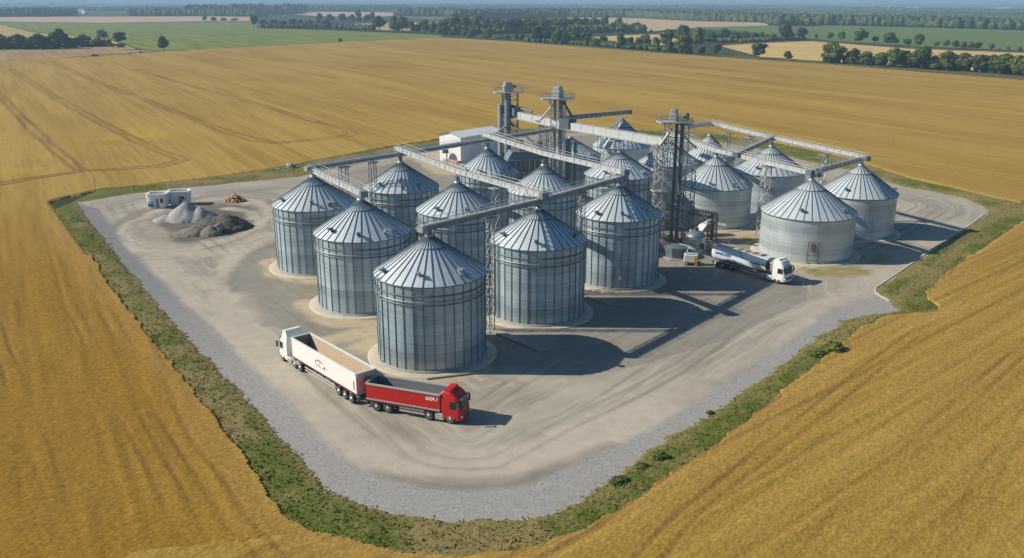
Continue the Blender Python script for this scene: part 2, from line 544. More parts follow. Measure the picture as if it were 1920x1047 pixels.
parts_ = [wheat_patch(np.arange(-140, 146, .22), np.arange(46, 150, .22), .095, .80, 0.0),
          wheat_patch(np.arange(-240, 246, .42), np.arange(148.9, 270, .42), .07, .82, 0.0),
          wheat_patch(np.arange(-370, 370, .8), np.arange(267.6, 402, .8), .06, .85, 0.0),
          wheat_patch(np.arange(-600, -40, 1.2), np.arange(398.5, 720, 1.2), .06, .85, 0.0),
          wheat_patch(np.arange(-48, 520, 2.6), np.arange(394, 722, 2.6), .08, .95, 0.0),
          wheat_patch(np.arange(-520, 640, 3.0), np.arange(710, 1160, 3.0), .08, .66, 0.0)]


def merge(name, meshes, mats):
    import bmesh
    bm = bmesh.new()
    for me in meshes: bm.from_mesh(me)
    out = bpy.data.meshes.new(name)
    for m in mats: out.materials.append(m)
    bm.to_mesh(out); bm.free()
    return out


wc = link("wheat_crop", merge("wheat_crop", parts_, [M_wheat]))
tag(wc, "ripe golden wheat standing on both sides of and beyond the grain yard", "wheat", kind="stuff")

# base ground to the horizon
gx = np.concatenate([np.arange(-7300, -600, 400), np.arange(-600, 601, 100), np.arange(1000, 7400, 400)])
gy = np.concatenate([np.arange(-200, 1300, 100), np.arange(1400, 13900, 400)])
gme = sheet("ground", gx, gy, lambda X, Y: np.ones(X.shape, bool), lambda x, y: np.zeros_like(x), None, [far_land_material()])
g = tag(link("ground", gme), "dark green far countryside and bare earth reaching the horizon", "ground", kind="structure")


def yard_attrs(x, y):
    n = (fbm(x, y, 4, 1) - .5); n2 = fbm(x, y, 1.2, 4) - .5
    def along(P, w, soft, wob=2.0):
        return 1 - smooth(pdist(x, y, pts(P)) + n * wob + n2 * .6, w, w + soft)
    gin = inpoly(x + n * 1.2, y + n * 1.2, GRAVEL)
    dg = pdist(x, y, GRAVEL, True)
    gravel = np.where(gin, np.clip(.55 + dg / 1.2, 0, 1), np.clip(.5 - dg / 1.0, 0, 1)) + n2 * .35
    gravel = np.clip(gravel, 0, 1)
    light = np.maximum.reduce([
        along([(420, 560), (480, 660), (560, 760), (660, 835), (800, 870), (930, 868), (1050, 838), (1180, 780), (1310, 735)], 1.4, 3.2) * .75,
        along([(280, 420), (300, 455), (360, 478), (440, 470), (500, 440)], 1.2, 2.0) * .55,
        along([(390, 640), (330, 540), (300, 500), (250, 440)], 1.5, 3) * .45,
        along([(960, 700), (1150, 745), (1310, 740)], 1.0, 3) * .35,
        along([(1310, 742), (1170, 820)], 1.3, .3) * .75,
        along([(480, 455), (430, 490), (405, 530), (440, 600)], .8, 1.6) * .6,
        along([(430, 392), (470, 398), (478, 410)], .7, 1.5) * .8,
        along([(1480, 650), (1600, 560), (1700, 490), (1790, 425)], 2.0, 4) * .45])
    rc = at(372, 417); ro = np.hypot((x - rc.x) / 11.5, (y - rc.y) / 19.5) + n * .2
    light = np.maximum(light, (1 - smooth(np.abs(ro - 1.12), .03, .16)) * .7)
    light = np.clip(light * (.55 + .9 * vn(x, y, 7, 5)), 0, 1)
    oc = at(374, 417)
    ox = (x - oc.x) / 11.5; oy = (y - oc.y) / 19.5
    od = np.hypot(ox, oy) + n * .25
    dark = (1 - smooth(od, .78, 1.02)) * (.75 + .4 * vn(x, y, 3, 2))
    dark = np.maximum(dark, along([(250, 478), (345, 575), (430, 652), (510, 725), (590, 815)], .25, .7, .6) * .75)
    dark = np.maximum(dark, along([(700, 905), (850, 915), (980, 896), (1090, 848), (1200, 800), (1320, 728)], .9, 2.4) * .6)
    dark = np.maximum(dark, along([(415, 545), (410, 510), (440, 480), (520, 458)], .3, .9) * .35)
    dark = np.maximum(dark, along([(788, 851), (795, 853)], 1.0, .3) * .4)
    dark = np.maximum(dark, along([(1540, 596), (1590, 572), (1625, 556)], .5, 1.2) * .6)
    asp = np.where(inpoly(x + n * 3, y + n * 3, pts([(405, 520), (430, 490), (520, 452), (640, 330), (900, 270), (1150, 250), (1420, 300), (1400, 430), (1520, 560),
                                           (1360, 640), (1150, 700), (980, 720), (700, 690), (600, 640), (480, 600)])), 1.0, 0.0) * (.45 + .7 * vn(x, y, 9, 3))
    # sandy rings by the silo pads and the weedy ground by the short silo
    sand = np.zeros_like(x)
    for P, w in (([(508, 490), (520, 515), (560, 526), (610, 528)], .9), ([(580, 570), (600, 596), (640, 606), (700, 608)], 1.0), ([(690, 650), (715, 640)], 1.8), ([(610, 640), (690, 622)], 1.2),
                 ([(800, 708), (900, 692)], 1.0), ([(918, 540), (935, 600)], 1.2), ([(1335, 435), (1425, 440)], 2.4), ([(800, 285), (855, 320)], 6), ([(700, 650), (760, 700)], 1.0), ([(1500, 505), (1560, 500)], 1.6)):
        sand = np.maximum(sand, along(P, w, 1.6) * .9)
    weedy = np.maximum.reduce([along([(1540, 512), (1600, 508)], 1.6, 2.2), along([(575, 548), (590, 540)], .8, 1) * .8, along([(700, 668), (715, 690)], .5, .8), along([(1640, 495), (1660, 480)], .6, 1) * .6,
                               along([(1440, 440), (1400, 450)], .8, 1.5) * .7])
    slate = smooth(-x, 10, 38) * smooth(y, 85, 150) * .85
    edge = pdist(x, y, YARD, True) + n * 1.0
    ringmask = smooth(ro, .85, 1.0) * (1 - smooth(ro, 1.35, 1.8))
    e0 = pdist(x, y, YARD, True); tyre = np.zeros_like(x)
    for k_, o_ in enumerate((7.2, 9.2, 10.4, 12.4, 14.2, 16.2, 19.0, 21.0)):
        dd = np.abs(e0 - (o_ + 5.0 * (vn(x, y, 38, k_ // 2) - .5)))
        tyre = np.maximum(tyre, (1 - smooth(dd, .12, .42)) * smooth(vn(x, y, 16, (k_ // 2 + 3)), .35, .75))
    tyre = tyre * (1 - gravel) * (1 - np.clip(asp, 0, 1) * .6)
    return dict(tyre=tyre, edge=edge, ring=ro, ringmask=ringmask, slate=slate, gravel=gravel, light=np.clip(light * 1.25, 0, 1), dark=np.clip(dark, 0, 1), asphalt=np.clip(asp, 0, 1) * .85, sand=np.clip(sand, 0, 1), weedy=np.clip(weedy * (.4 + vn(x, y, 1.5, 6)), 0, 1))


ylo, yhi = WEDGE.min(0), WEDGE.max(0)
yme = sheet("yard", np.arange(-96, 120, .28), np.arange(60, 320, .28), lambda X, Y: inpoly(X, Y, WEDGE) & (X < 118),
            lambda x, y: .03 + .03 * vn(x, y, 5, 2), yard_attrs, [M_yard], smooth_faces=True)
tag(link("yard_ground", yme), "dusty tan yard with grey gravel edging and curved lorry tracks", "yard", kind="structure")


def verge_mask(X, Y):
    jx = (vn(X, Y, 2.6, 0) - .5) * 1.0 + (vn(X, Y, .7, 1) - .5) * .5
    jy = (vn(X, Y, 2.4, 2) - .5) * 1.0 + (vn(X, Y, .8, 3) - .5) * .5
    return (inpoly(X, Y, WEDGE) | (pdist(X, Y, WEDGE, True) < 1.6)) & ~inpoly(X + jx, Y + jy, YARD)


def verge_attrs(x, y):
    e = pdist(x, y, YARD, True)
    right = smooth(x, -5, 12) * (1 - smooth(y, 130, 150))
    dry = smooth(fbm(x, y, 6, 3), .40, .66) * .9
    dry = np.maximum(dry, (1 - smooth(e, .3, 2.6)) * .75)
    dry = np.maximum(dry, .5 * smooth(fbm(x, y, 1.6, 5), .5, .7))
    lane = pdist(x, y, pts([(1500, 680), (1745, 520), (1830, 430), (1900, 395)]))
    dry = np.maximum(dry, (1 - smooth(lane, .6, 2.0)) * .8 * smooth(x, 30, 45))
    return dict(dry=np.clip(dry, 0, 1))


def verge_z(x, y):
    e = pdist(x, y, YARD, True)
    k = smooth(e, 0, 2.5)
    return .07 + k * (.08 + .24 * fbm(x, y, 3.0, 2)) + RNG.random(x.shape) * .06


vme = sheet("verge", np.arange(-96, 190, .32), np.arange(60, 330, .32), verge_mask, verge_z, verge_attrs, [M_grass], .03)
tag(link("grass_verge", vme), "rough green and straw coloured grass strip round the yard", "grass", kind="stuff")

# grass blades standing on the verge
def tufts(n, xr, yr, hmin, hmax, keep):
    x = RNG.uniform(*xr, n); y = RNG.uniform(*yr, n)
    k = keep(x, y); x, y = x[k], y[k]
    z = verge_z(x, y) - .05
    V = []; T = []
    tone0 = np.clip(verge_attrs(x, y)["dry"] * .8 + RNG.random(len(x)) * .3, 0, 1)
    for b in range(3):
        a = RNG.uniform(0, 6.28, len(x)); h = RNG.uniform(hmin, hmax, len(x)); w = RNG.uniform(.05, .12, len(x)); l = RNG.uniform(.0, .22, len(x))
        bx, by = x + RNG.normal(0, .09, len(x)), y + RNG.normal(0, .09, len(x))
        V.append(np.stack([np.stack([bx - w * np.sin(a), by + w * np.cos(a), z], 1), np.stack([bx + w * np.sin(a), by - w * np.cos(a), z], 1),
                           np.stack([bx + l * np.cos(a), by + l * np.sin(a), z + h], 1)], 1).reshape(-1, 3)); T.append(tone0)
    V = np.concatenate(V); T = np.concatenate(T)
    return np_mesh("tufts", V, np.arange(len(V)).reshape(-1, 3), [M_blade], {"tone": ("FACE", T)})


tme = tufts(260000, (-92, 112), (62, 215), .08, .26, lambda x, y: verge_mask(x, y) & (np.abs(x) < .62 * y + 15) & (RNG.random(x.shape) < np.clip(1.25 - y / 190, .2, 1)) & (pdist(x, y, YARD, True) > RNG.uniform(0, 1.2, x.shape)))
tag(link("grass_blades", tme), "loose blades of green and dry grass standing on the verge", "grass", kind="stuff")

# kerb along the right edge of the yard
M_conc = simple("concrete", (.50, .44, .34), .85, var=.22, scale=1.2, tone=.2)
M_concg = simple("grey_concrete", (.33, .32, .295), .85, var=.22, scale=1.2, tone=.15)
kp = [at(*p) for p in [(1668, 566), (1652, 557), (1641, 549), (1641, 541), (1690, 508), (1760, 460), (1815, 425), (1846, 402)]]
mb = MB()
for a, b in zip(kp, kp[1:]): mb.beam(a + Vector((0, 0, .075)), b + Vector((0, 0, .075)), .34, .17)
tag(mb.build("kerb", M_conc), "pale concrete kerb between the yard and the right hand grass", "kerb", kind="structure")

# ------------------------------------------------------------------ metals
def galvanised(name, base, rough, metal, seam=1.2, tone=.28, streak=.22, band=0.0):
    m = NT(name)
    tc = m.node("ShaderNodeTexCoord"); sx = m.node("ShaderNodeSeparateXYZ"); m.l.new(tc.outputs["Object"], sx.inputs[0])
    st = m.noise(1, 4, m.coord(0, (.35, .35, 5)))
    bl = m.noise(.35, 4)
    hb = m.noise(1, 3, m.coord(0, (7, 7, .22)))
    f = m.math("MULTIPLY_ADD", st, 2 * streak, 1 - streak)
    f = m.math("MULTIPLY", f, m.math("MULTIPLY_ADD", m.attr("tone"), 2 * tone, 1 - tone))
    f = m.math("MULTIPLY", f, m.math("MULTIPLY_ADD", bl, .3, .85))
    if seam:
        f = m.math("MULTIPLY", f, m.math("MULTIPLY_ADD", hb, .62, .69))
        fr = m.math("FRACT", m.math("DIVIDE", sx.outputs[2], seam))
        line = m.math("LESS_THAN", fr, .045)
        f = m.math("MULTIPLY", f, m.math("MULTIPLY_ADD", line, -.20, 1.0))
        w = m.node("ShaderNodeTexWave"); w.bands_direction = "Z"; w.inputs["Scale"].default_value = 1.6; w.inputs["Distortion"].default_value = 0.0
        m.l.new(tc.outputs["Object"], w.inputs[0])
        m.bump(w.outputs["Fac"], .38, .03)
    v = m.node("ShaderNodeVectorMath", operation="SCALE"); v.inputs[0].default_value = base; m.l.new(f, v.inputs["Scale"])
    r = m.math("MULTIPLY_ADD", bl, .25, rough - .12)
    return m.done(v.outputs[0], r, metal)


M_wall = galvanised("galvanised_wall", (.375, .465, .515), .42, .40, tone=.42)
M_wall2 = galvanised("galvanised_smooth_wall", (.47, .535, .55), .40, .35, seam=1.6, tone=.24)
M_roof = galvanised("galvanised_roof", (.61, .675, .695), .45, .30, seam=0, tone=.13, streak=.12)
M_rib = simple("dark_seam", (.16, .20, .23), .55, .5, var=.3)
M_steel = simple("galvanised_steel", (.38, .40, .415), .5, .5, var=.25, scale=1.0, tone=.15)
M_pale = simple("pale_sheet_steel", (.52, .53, .52), .55, .3, var=.2, scale=.8, tone=.15)
M_dark = simple("dark_steel", (.10, .12, .14), .5, .4, var=.3)
M_slate = simple("blue_grey_steel", (.19, .24, .285), .5, .45, var=.25)
M_white = simple("white_sheet", (.72, .74, .75), .55, .05, var=.08, scale=.6, tone=.06)
M_black = simple("black_rubber", (.025, .025, .026), .8, var=.2)
M_glass = simple("dark_glass", (.02, .024, .028), .12, var=.05)

TALL_RING = "tall ribbed grain silos of the left block"
SHORT_RING = "low smooth grain silos of the right block"


def silo(X, Y, R, h, za, label, tall=True, seed=0, panels=28, vents=4, opts=()):
    rg = random.Random(seed)
    root = empty("grain_silo", (X, Y, 0), 0, label, "silo", TALL_RING if tall else SHORT_RING)
    N = panels * 2; rings = max(4, round(h / 1.2))
    w = MB(); a_off = rg.random() * .1
    ang = lambda i: a_off + 2 * math.pi * i / N
    tones = []
    colt = [rg.uniform(.35, .65) for _ in range(panels)]
    for l in range(rings):
        rt = rg.uniform(-.10, .10) + (-.16 if (l < rings * .28) else 0) + (.08 if .28 * rings <= l < .42 * rings else 0)  # lower rings darkened: shade and ground reflection put into the tone
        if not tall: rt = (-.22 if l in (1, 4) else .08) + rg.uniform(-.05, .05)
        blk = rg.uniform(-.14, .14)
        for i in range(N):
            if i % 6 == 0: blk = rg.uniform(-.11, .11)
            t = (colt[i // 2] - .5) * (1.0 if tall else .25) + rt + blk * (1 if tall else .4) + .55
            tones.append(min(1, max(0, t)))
    vs = [(R * math.cos(ang(i)), R * math.sin(ang(i)), .18 + (h - .18) * l / rings) for l in range(rings + 1) for i in range(N)]
    fs = [(l * N + i, l * N + (i + 1) % N, (l + 1) * N + (i + 1) % N, (l + 1) * N + i) for l in range(rings) for i in range(N)]
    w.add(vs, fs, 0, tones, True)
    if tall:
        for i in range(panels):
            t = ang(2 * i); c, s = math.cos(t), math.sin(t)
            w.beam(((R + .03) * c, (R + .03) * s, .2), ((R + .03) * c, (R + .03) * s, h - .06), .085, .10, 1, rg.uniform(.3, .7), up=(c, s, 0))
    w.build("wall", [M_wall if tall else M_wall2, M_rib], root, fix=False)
    # roof: panels, raised seams, upper collar
    r = MB(); RO = R + .22; zr = h - .06
    rise = za - zr; k = .30
    rad = [RO, RO * .66, RO * k, .45]
    zz = [zr, zr + rise * .345, zr + rise * .715, za - .12]
    vs = []; fs = []; tn = []
    for l in range(4):
        for i in range(N):
            vs.append((rad[l] * math.cos(ang(i)), rad[l] * math.sin(ang(i)), zz[l]))
    pt = [rg.uniform(.25, .75) for _ in range(panels)]
    for l in range(3):
        for i in range(N):
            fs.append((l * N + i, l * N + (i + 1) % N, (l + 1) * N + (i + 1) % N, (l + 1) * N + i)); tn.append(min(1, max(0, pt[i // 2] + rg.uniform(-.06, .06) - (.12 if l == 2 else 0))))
    r.add(vs, fs, 0, tn)
    # eave lip and underside
    lip = [(RO * math.cos(ang(i)), RO * math.sin(ang(i)), z) for z in (zr, zr - .14) for i in range(N)]
    r.add(lip, [(N + i, N + (i + 1) % N, (i + 1) % N, i) for i in range(N)], 1, .5)
    for i in range(panels):
        t = ang(2 * i); c, s = math.cos(t), math.sin(t)
        wd = .075 if tall else .065
        n = Vector((c * rise, s * rise, RO)).normalized()
        p0 = Vector((RO * c, RO * s, zr)) + n * .04; p1 = Vector((RO * k * c, RO * k * s, zz[2])) + n * .04
        r.beam(p0, p1, wd, .09, 1, rg.uniform(.35, .65), up=n)
        if i % 2 == 0 or tall:
            p2 = Vector((.5 * c, .5 * s, za - .14)) + n * .03
            r.beam(p1, p2, wd * .75, .07, 1, .5, up=n)
    r.lathe([(RO * k + .10, zz[2] - .06), (RO * k + .10, zz[2] + .05), (RO * k - .05, zz[2] + .1)], N, a0=a_off, mi=1)
    r.build("roof", [M_roof, M_rib], root)
    # cap at the peak
    c = MB(); c.lathe([(.55, za - .22), (.55, za + .10), (.42, za + .22), (.0, za + .26)], 20); c.build("roof_cap", M_steel, root)
    if tall:
        for z, mm, p in ((h - 1.25, M_rib, .07), (h - 1.95, M_steel, .09), (h - 2.35, M_rib, .07)):
            b = MB(); b.lathe([(R + .10, z - .05), (R + .10 + p, z - .05), (R + .10 + p, z + .06), (R + .10, z + .06), (R + .10, z - .05)], N, a0=a_off)
            b.build("wind_ring", mm, root)
    # small roof vents above the eave
    for q in range(vents):
        t = -math.pi * .88 + math.pi * .80 * (q + rg.uniform(.1, .8)) / max(1, vents)
        rr = RO * rg.uniform(.78, .88); zc = zr + rise * (1 - rr / RO) * 1.0
        c_, s_ = math.cos(t), math.sin(t)
        v = MB(); p = Vector((rr * c_, rr * s_, zc))
        v.tube(p - Vector((0, 0, .05)), p + Vector((0, 0, .42)), .2, 10)
        v.beam(p + Vector((0, 0, .48)), p + Vector((c_ * .62, s_ * .62, .40)), .5, .22, up=(0, 0, 1))
        v.build("roof_vent", rg.choice([M_dark, M_slate, M_steel]), root)
    # roof hatch
    t = rg.uniform(-1.0, -.55); rr = RO * .8
    n = Vector((math.cos(t) * rise, math.sin(t) * rise, RO)).normalized()
    p = Vector((rr * math.cos(t), rr * math.sin(t), zr + rise * (1 - rr / RO))) + n * .1
    hm = MB(); tang = Vector((-math.sin(t), math.cos(t), 0)); hm.beam(p - tang * .4, p + tang * .4, .7, .16, up=n); hm.build("roof_hatch", M_pale, root)
    # eave ladder with hoops
    if "ladder" in opts:
        t = R_(-148); c_, s_ = math.cos(t), math.sin(t); lb = MB()
        tg = Vector((-s_, c_, 0)) * .24; base = Vector((c_, s_, 0)) * (R + .28)
        for e in (-1, 1): lb.tube(base + tg * e + Vector((0, 0, .4)), base + tg * e + Vector((0, 0, h + .5)), .035, 6)
        for z in np.arange(.6, h, .45): lb.beam(base + tg + Vector((0, 0, z)), base - tg + Vector((0, 0, z)), .04)
        lb.build("ladder", M_dark, root)
    if "door" in opts:
        t = R_(-99); c_, s_ = math.cos(t), math.sin(t); tg = Vector((-s_, c_, 0)); o = Vector((c_, s_, 0))
        fr = MB()
        for e in (-.85, .85):
            fr.beam(o * (R + .35) + tg * e + Vector((0, 0, .15)), o * (R + .35) + tg * e + Vector((0, 0, 3.9)), .09)
        for z in (.8, 1.6, 3.9): fr.beam(o * (R + .35) + tg * -.85 + Vector((0, 0, z)), o * (R + .35) + tg * .85 + Vector((0, 0, z)), .08)
        fr.build("door_frame", M_dark, root)
        d = MB(); d.beam(o * (R + .12) + tg * -.45 + Vector((0, 0, 2.9)), o * (R + .12) + tg * .45 + Vector((0, 0, 2.9)), .12, 1.3); d.build("inspection_door", M_slate, root)
        d = MB(); d.beam(o * (R + .3) + tg * -.1 + Vector((0, 0, 3.3)), o * (R + .3) + tg * .25 + Vector((0, 0, 3.3)), .12, .5); d.build("warning_plate", simple("red_plate", (.35, .05, .04)), root)
    if "tag" in opts:
        t = R_(-92); o = Vector((math.cos(t), math.sin(t), 0)); tg = Vector((-o.y, o.x, 0))
        d = MB(); d.beam(o * (R + .13) + tg * -.18 + Vector((0, 0, 2.0)), o * (R + .13) + tg * .18 + Vector((0, 0, 2.0)), .05, .5); d.build("plate", M_white, root)
    f = MB(); n = 64
    f.lathe([(R + 1.4, -.1), (R + 1.4, .12), (R + 1.3, .17), (R + .5, .20), (R - .4, .21)], n, tone=.6)
    f.lathe([(R + .32, .2), (R + .32, .42), (R - .1, .44)], n, mi=1, tone=.4)
    f.build("foundation_pad", [M_conc, M_concg], root)
    return root


SIL = dict(
    A=(-9.9, 105.3, 6.6, 10.85, 15.25, "nearest and largest ribbed silo, standing right behind the red truck", True),
    B=(3.63, 121.15, 6.45, 10.8, 15.0, "ribbed silo right of the nearest one, a round shadow across its lower wall", True),
    C=(16.53, 137.27, 6.4, 10.8, 15.05, "ribbed silo beside the lattice elevator tower, small white plate on its wall", True),
    D=(-32.1, 144.72, 6.6, 10.75, 15.0, "leftmost ribbed silo, nearest the gravel heaps", True),
    E=(-21.36, 125.67, 6.65, 10.8, 15.25, "ribbed silo between the leftmost silo and the nearest silo", True),
    F=(-19.56, 157.93, 6.5, 10.8, 15.05, "ribbed silo directly behind the leftmost pair, where two conveyors meet above its peak", True),
    G=(-8.52, 139.94, 6.4, 10.8, 14.95, "ribbed silo in the middle of the left block, a pale conveyor crossing over its peak", True),
    H=(5.49, 154.8, 6.05, 10.8, 15.05, "ribbed silo in front of the middle elevator tower", True),
    I=(-4.7, 172.36, 5.85, 10.8, 15.25, "ribbed silo in front of the white warehouse and grain dryer", True),
    J=(13.09, 203.7, 6.8, 9.0, 12.8, "silo half hidden behind the middle elevator tower", True),
    K=(20.89, 174.75, 6.6, 10.0, 14.2, "silo with pale hatch marks on its roof, behind the end of the pale conveyor", True),
    L=(27.15, 224.72, 7.0, 8.0, 14.3, "farthest silo, its steep roof wrapped in a lattice stair", False),
    M=(34.97, 200.54, 6.6, 8.0, 12.2, "low silo behind the lattice tower of crossed bracing", False),
    N=(39.79, 175.78, 7.2, 7.85, 13.1, "low smooth silo right of the lattice tower, behind the tanker truck", False),
    O=(44.77, 205.76, 5.8, 8.0, 13.0, "low silo whose peak shows above the long catwalk at the back", False),
    P=(54.31, 189.6, 7.4, 8.0, 13.0, "low silo whose roof is crossed by the shadow of a catwalk", False),
    Q=(65.1, 167.86, 6.95, 7.75, 12.8, "rightmost low silo, at the far end of the dark conveyor", False),
    R=(51.15, 152.92, 7.8, 7.5, 12.85, "widest low silo, with a door frame on its wall, beside the tanker truck", False))
for i, (k, v) in enumerate(SIL.items()):
    silo(*v[:5], v[5], v[6], seed=40 + i, panels=34 if v[6] else 38, vents=3 if v[6] else 2,
         opts={"A": ("ladder",), "B": ("ladder",), "C": ("ladder", "tag"), "R": ("door",)}.get(k, ()))


def peak(k, dz=1.15):
    v = SIL[k]; return Vector((v[0], v[1], v[4] + dz))


# ------------------------------------------------------------------ overhead conveyors
def conveyor(path, label, w=.85, h=.62, mat=None, side=1, rails=True, drop=(), group="overhead grain conveyors", over=1.2):
    mat = mat or M_pale
    path = [Vector(p) for p in path]
    d0 = (path[1] - path[0]).normalized(); d1 = (path[-1] - path[-2]).normalized()
    path[0] = path[0] - d0 * over; path[-1] = path[-1] + d1 * over
    root = empty("grain_conveyor", (path[0].x, path[0].y, 0), 0, label, "conveyor", group)
    o = Vector((path[0].x, path[0].y, 0))
    tr = MB(); cw = MB(); rl = MB(); ln = MB()
    for a, b in zip(path, path[1:]):
        a = a - o; b = b - o
        d = (b - a).normalized(); s = Vector((d.y, -d.x, 0)).normalized() * side
        tr.beam(a, b, w, h)
        L = (b - a).length; n = max(1, int(L / 3.0))
        for i in range(n + 1):                               # flanges of the trough
            p = a + (b - a) * (i / n); tr.beam(p - d * .05, p + d * .05, w + .12, h + .1, 0, .3)
        ln.beam(a + Vector((0, 0, h / 2 + .06)), b + Vector((0, 0, h / 2 + .06)), w * .5, .1)
        if rails:
            ca, cb = a + s * (w / 2 + .38) + Vector((0, 0, -.1)), b + s * (w / 2 + .38) + Vector((0, 0, -.1))
            cw.beam(ca - s * .27, cb - s * .27, .16, .07); cw.beam(ca + s * .27, cb + s * .27, .16, .07)
            for i in range(max(2, int(L / .9))): q = ca + (cb - ca) * (i / max(2, int(L / .9))); cw.beam(q - s * .3, q + s * .3, .22, .05)
            for e, hh in ((.34, (.5, .95)), (-w - .42, (.5, .95))):
                for z in hh: rl.beam(ca + s * e + Vector((0, 0, z)), cb + s * e + Vector((0, 0, z)), .05)
                m = max(2, int(L / 1.7))
                for i in range(m + 1):
                    p = ca + (cb - ca) * (i / m) + s * e; rl.beam(p, p + Vector((0, 0, .95)), .05)
            for i in range(max(2, int(L / 2.4))):            # brackets under the walkway
                p = ca + (cb - ca) * (i / max(1, int(L / 2.4) - 1)); rl.beam(p - s * .5 + Vector((0, 0, -.4)), p + s * .35, .05)
    tr.build("trough", mat, root); ln.build("cover", M_pale, root)
    if rails: cw.build("catwalk", M_steel, root); rl.build("handrail", M_pale, root)
    for k in drop:                                            # spouts down to the silo peaks
        p = peak(k, .0); sp = MB(); q = peak(k, .9)
        sp.tube(p - o, q - o, .30, 12, .40); sp.build("drop_spout", M_slate, root)
    e = MB(); pe = path[-1] - o
    e.box(pe, (w + .2, .9, h + .2), math.atan2(d1.y, d1.x) + math.pi / 2); e.build("drive_head", M_slate, root)
    pe = path[0] - o; e = MB(); e.box(pe, (w + .12, .7, h + .14), math.atan2(d0.y, d0.x) + math.pi / 2); e.build("tail_box", M_steel, root)
    return root


T2 = Vector((9.2, 185, 0)); T1 = Vector((-1.0, 195, 0)); T3 = Vector((28.6, 160, 0))
conveyor([peak("D", 1.0), peak("E", .95)], "pale conveyor bridging the leftmost silo and the next silo towards the camera", side=-1, drop="DE")
conveyor([peak("D", 1.35), peak("F", 1.35), peak("I", 1.5), Vector((7.6, 184.2, 17.0))], "long blue grey conveyor running from the leftmost silo back to the middle tower", mat=M_slate, side=1, drop="FI", over=1.0)
conveyor([peak("F", 2.2), peak("G", 1.75), peak("B", 1.9)], "pale conveyor from above the second row silo forward over the middle silo", side=-1, drop="G")
conveyor([peak("I", 2.4), peak("H", 2.0), peak("C", 2.1)], "pale conveyor crossing in front of the middle elevator tower", side=-1, drop="H")
conveyor([peak("A", .95), peak("B", .95), peak("C", 1.0)], "long dark conveyor climbing from the nearest silo to the silo by the lattice tower", mat=M_slate, side=-1, drop="ABC")
conveyor([peak("M", 1.9), peak("N", 1.15), peak("R", 1.1)], "pale catwalk conveyor from the lattice tower to the widest low silo", side=-1, drop="NR")
conveyor([peak("Q", 1.1), peak("R", 1.35)], "short dark conveyor joining the rightmost low silo and the widest low silo", mat=M_slate, side=-1, drop="Q")
conveyor([at(1290, 238, 16.6), peak("O", 2.6), peak("P", 1.6), peak("Q", 1.4)], "pale catwalk conveyor along the back of the low silos", side=1, drop="P")
conveyor([peak("P", 1.7), Vector((42.6, 170.4, 14.5))], "short dark conveyor sloping down from the low silo at the back", mat=M_slate, side=1)
conveyor([Vector((10.6, 186.5, 19.2)), peak("L", 1.4) + Vector((1.5, 0, .3))], "round dark conveyor reaching the farthest silo", mat=M_slate, rails=False, w=.9, h=.85, side=1, over=.6)

# the enclosed gallery between the three towers
ga = [Vector((-.2, 196, 19.1)), Vector((9.6, 184, 18.35)), Vector((27.0, 161, 18.2))]
root = empty("conveyor_gallery", (9.6, 184, 0), 0, "big pale enclosed gallery joining the three elevator towers", "conveyor gallery")
o = Vector((9.6, 184, 0)); b = MB()
for p, q in zip(ga, ga[1:]):
    b.beam(p - o, q - o, 1.35, 1.35, 0)
    n = int((q - p).length / 3.4)
    for i in range(n + 1):
        c = p + (q - p) * (i / n) - o; d = (q - p).normalized(); b.beam(c - d * .06, c + d * .06, 1.43, 1.43, 0, .25)
b.build("housing", M_pale, root)
b = MB()
for p, q in zip(ga, ga[1:]):
    for e in (-.95, .95): b.beam(p - o + Vector((0, 0, -.75)) + Vector((e * .7, e * .7, 0)), q - o + Vector((0, 0, -.75)) + Vector((e * .7, e * .7, 0)), .18, .2)
b.build("bottom_rail", M_steel, root)
b = MB(); b.beam(ga[0] - o + Vector((-1.2, 1.4, .6)), ga[0] - o + Vector((1.6, -1.9, .5)), 2.6, 1.6); b.build("transfer_hood", M_slate, root)
b = MB(); b.beam(ga[1] - o + Vector((.6, -.8, .3)), ga[1] - o + Vector((2.4, -3.1, .3)), 2.1, 2.1); b.build("transfer_box", M_dark, root)


# ------------------------------------------------------------------ lattice work
def lattice(mb, c, w, d, z0, z1, n, leg=.16, br=.08, rz=0.0, taper=1.0, mi=0):
    ca, sa = math.cos(rz), math.sin(rz)
    def P(i, z):
        k = 1 + (taper - 1) * (z - z0) / (z1 - z0)
        x, y = ((-1, -1), (1, -1), (1, 1), (-1, 1))[i % 4]; x *= w / 2 * k; y *= d / 2 * k
        return Vector((c[0] + x * ca - y * sa, c[1] + x * sa + y * ca, z))
    for i in range(4): mb.beam(P(i, z0), P(i, z1), leg, mi=mi)
    for l in range(n):
        za, zb = z0 + (z1 - z0) * l / n, z0 + (z1 - z0) * (l + 1) / n
        for i in range(4):
            mb.beam(P(i, zb), P(i + 1, zb), br, mi=mi)
            if l % 2: mb.beam(P(i, za), P(i + 1, zb), br, mi=mi)
            else: mb.beam(P(i + 1, za), P(i, zb), br, mi=mi)


def platform(root, c, w, d, rz=0.0):
    p = MB(); p.box((c[0], c[1], c[2]), (w, d, .22), rz); p.build("platform", M_pale, root)
    r = MB(); ca, sa = math.cos(rz), math.sin(rz)
    cs = [Vector((c[0] + x * ca - y * sa, c[1] + x * sa + y * ca, c[2] + .1)) for x, y in ((-w / 2, -d / 2), (w / 2, -d / 2), (w / 2, d / 2), (-w / 2, d / 2))]
    for i in range(4):
        a, b = cs[i], cs[(i + 1) % 4]
        for z in (.55, 1.1): r.beam(a + Vector((0, 0, z)), b + Vector((0, 0, z)), .06)
        for k in range(4):
            q = a + (b - a) * (k / 4); r.beam(q, q + Vector((0, 0, 1.1)), .06)
    r.build("guardrail", M_steel, root)


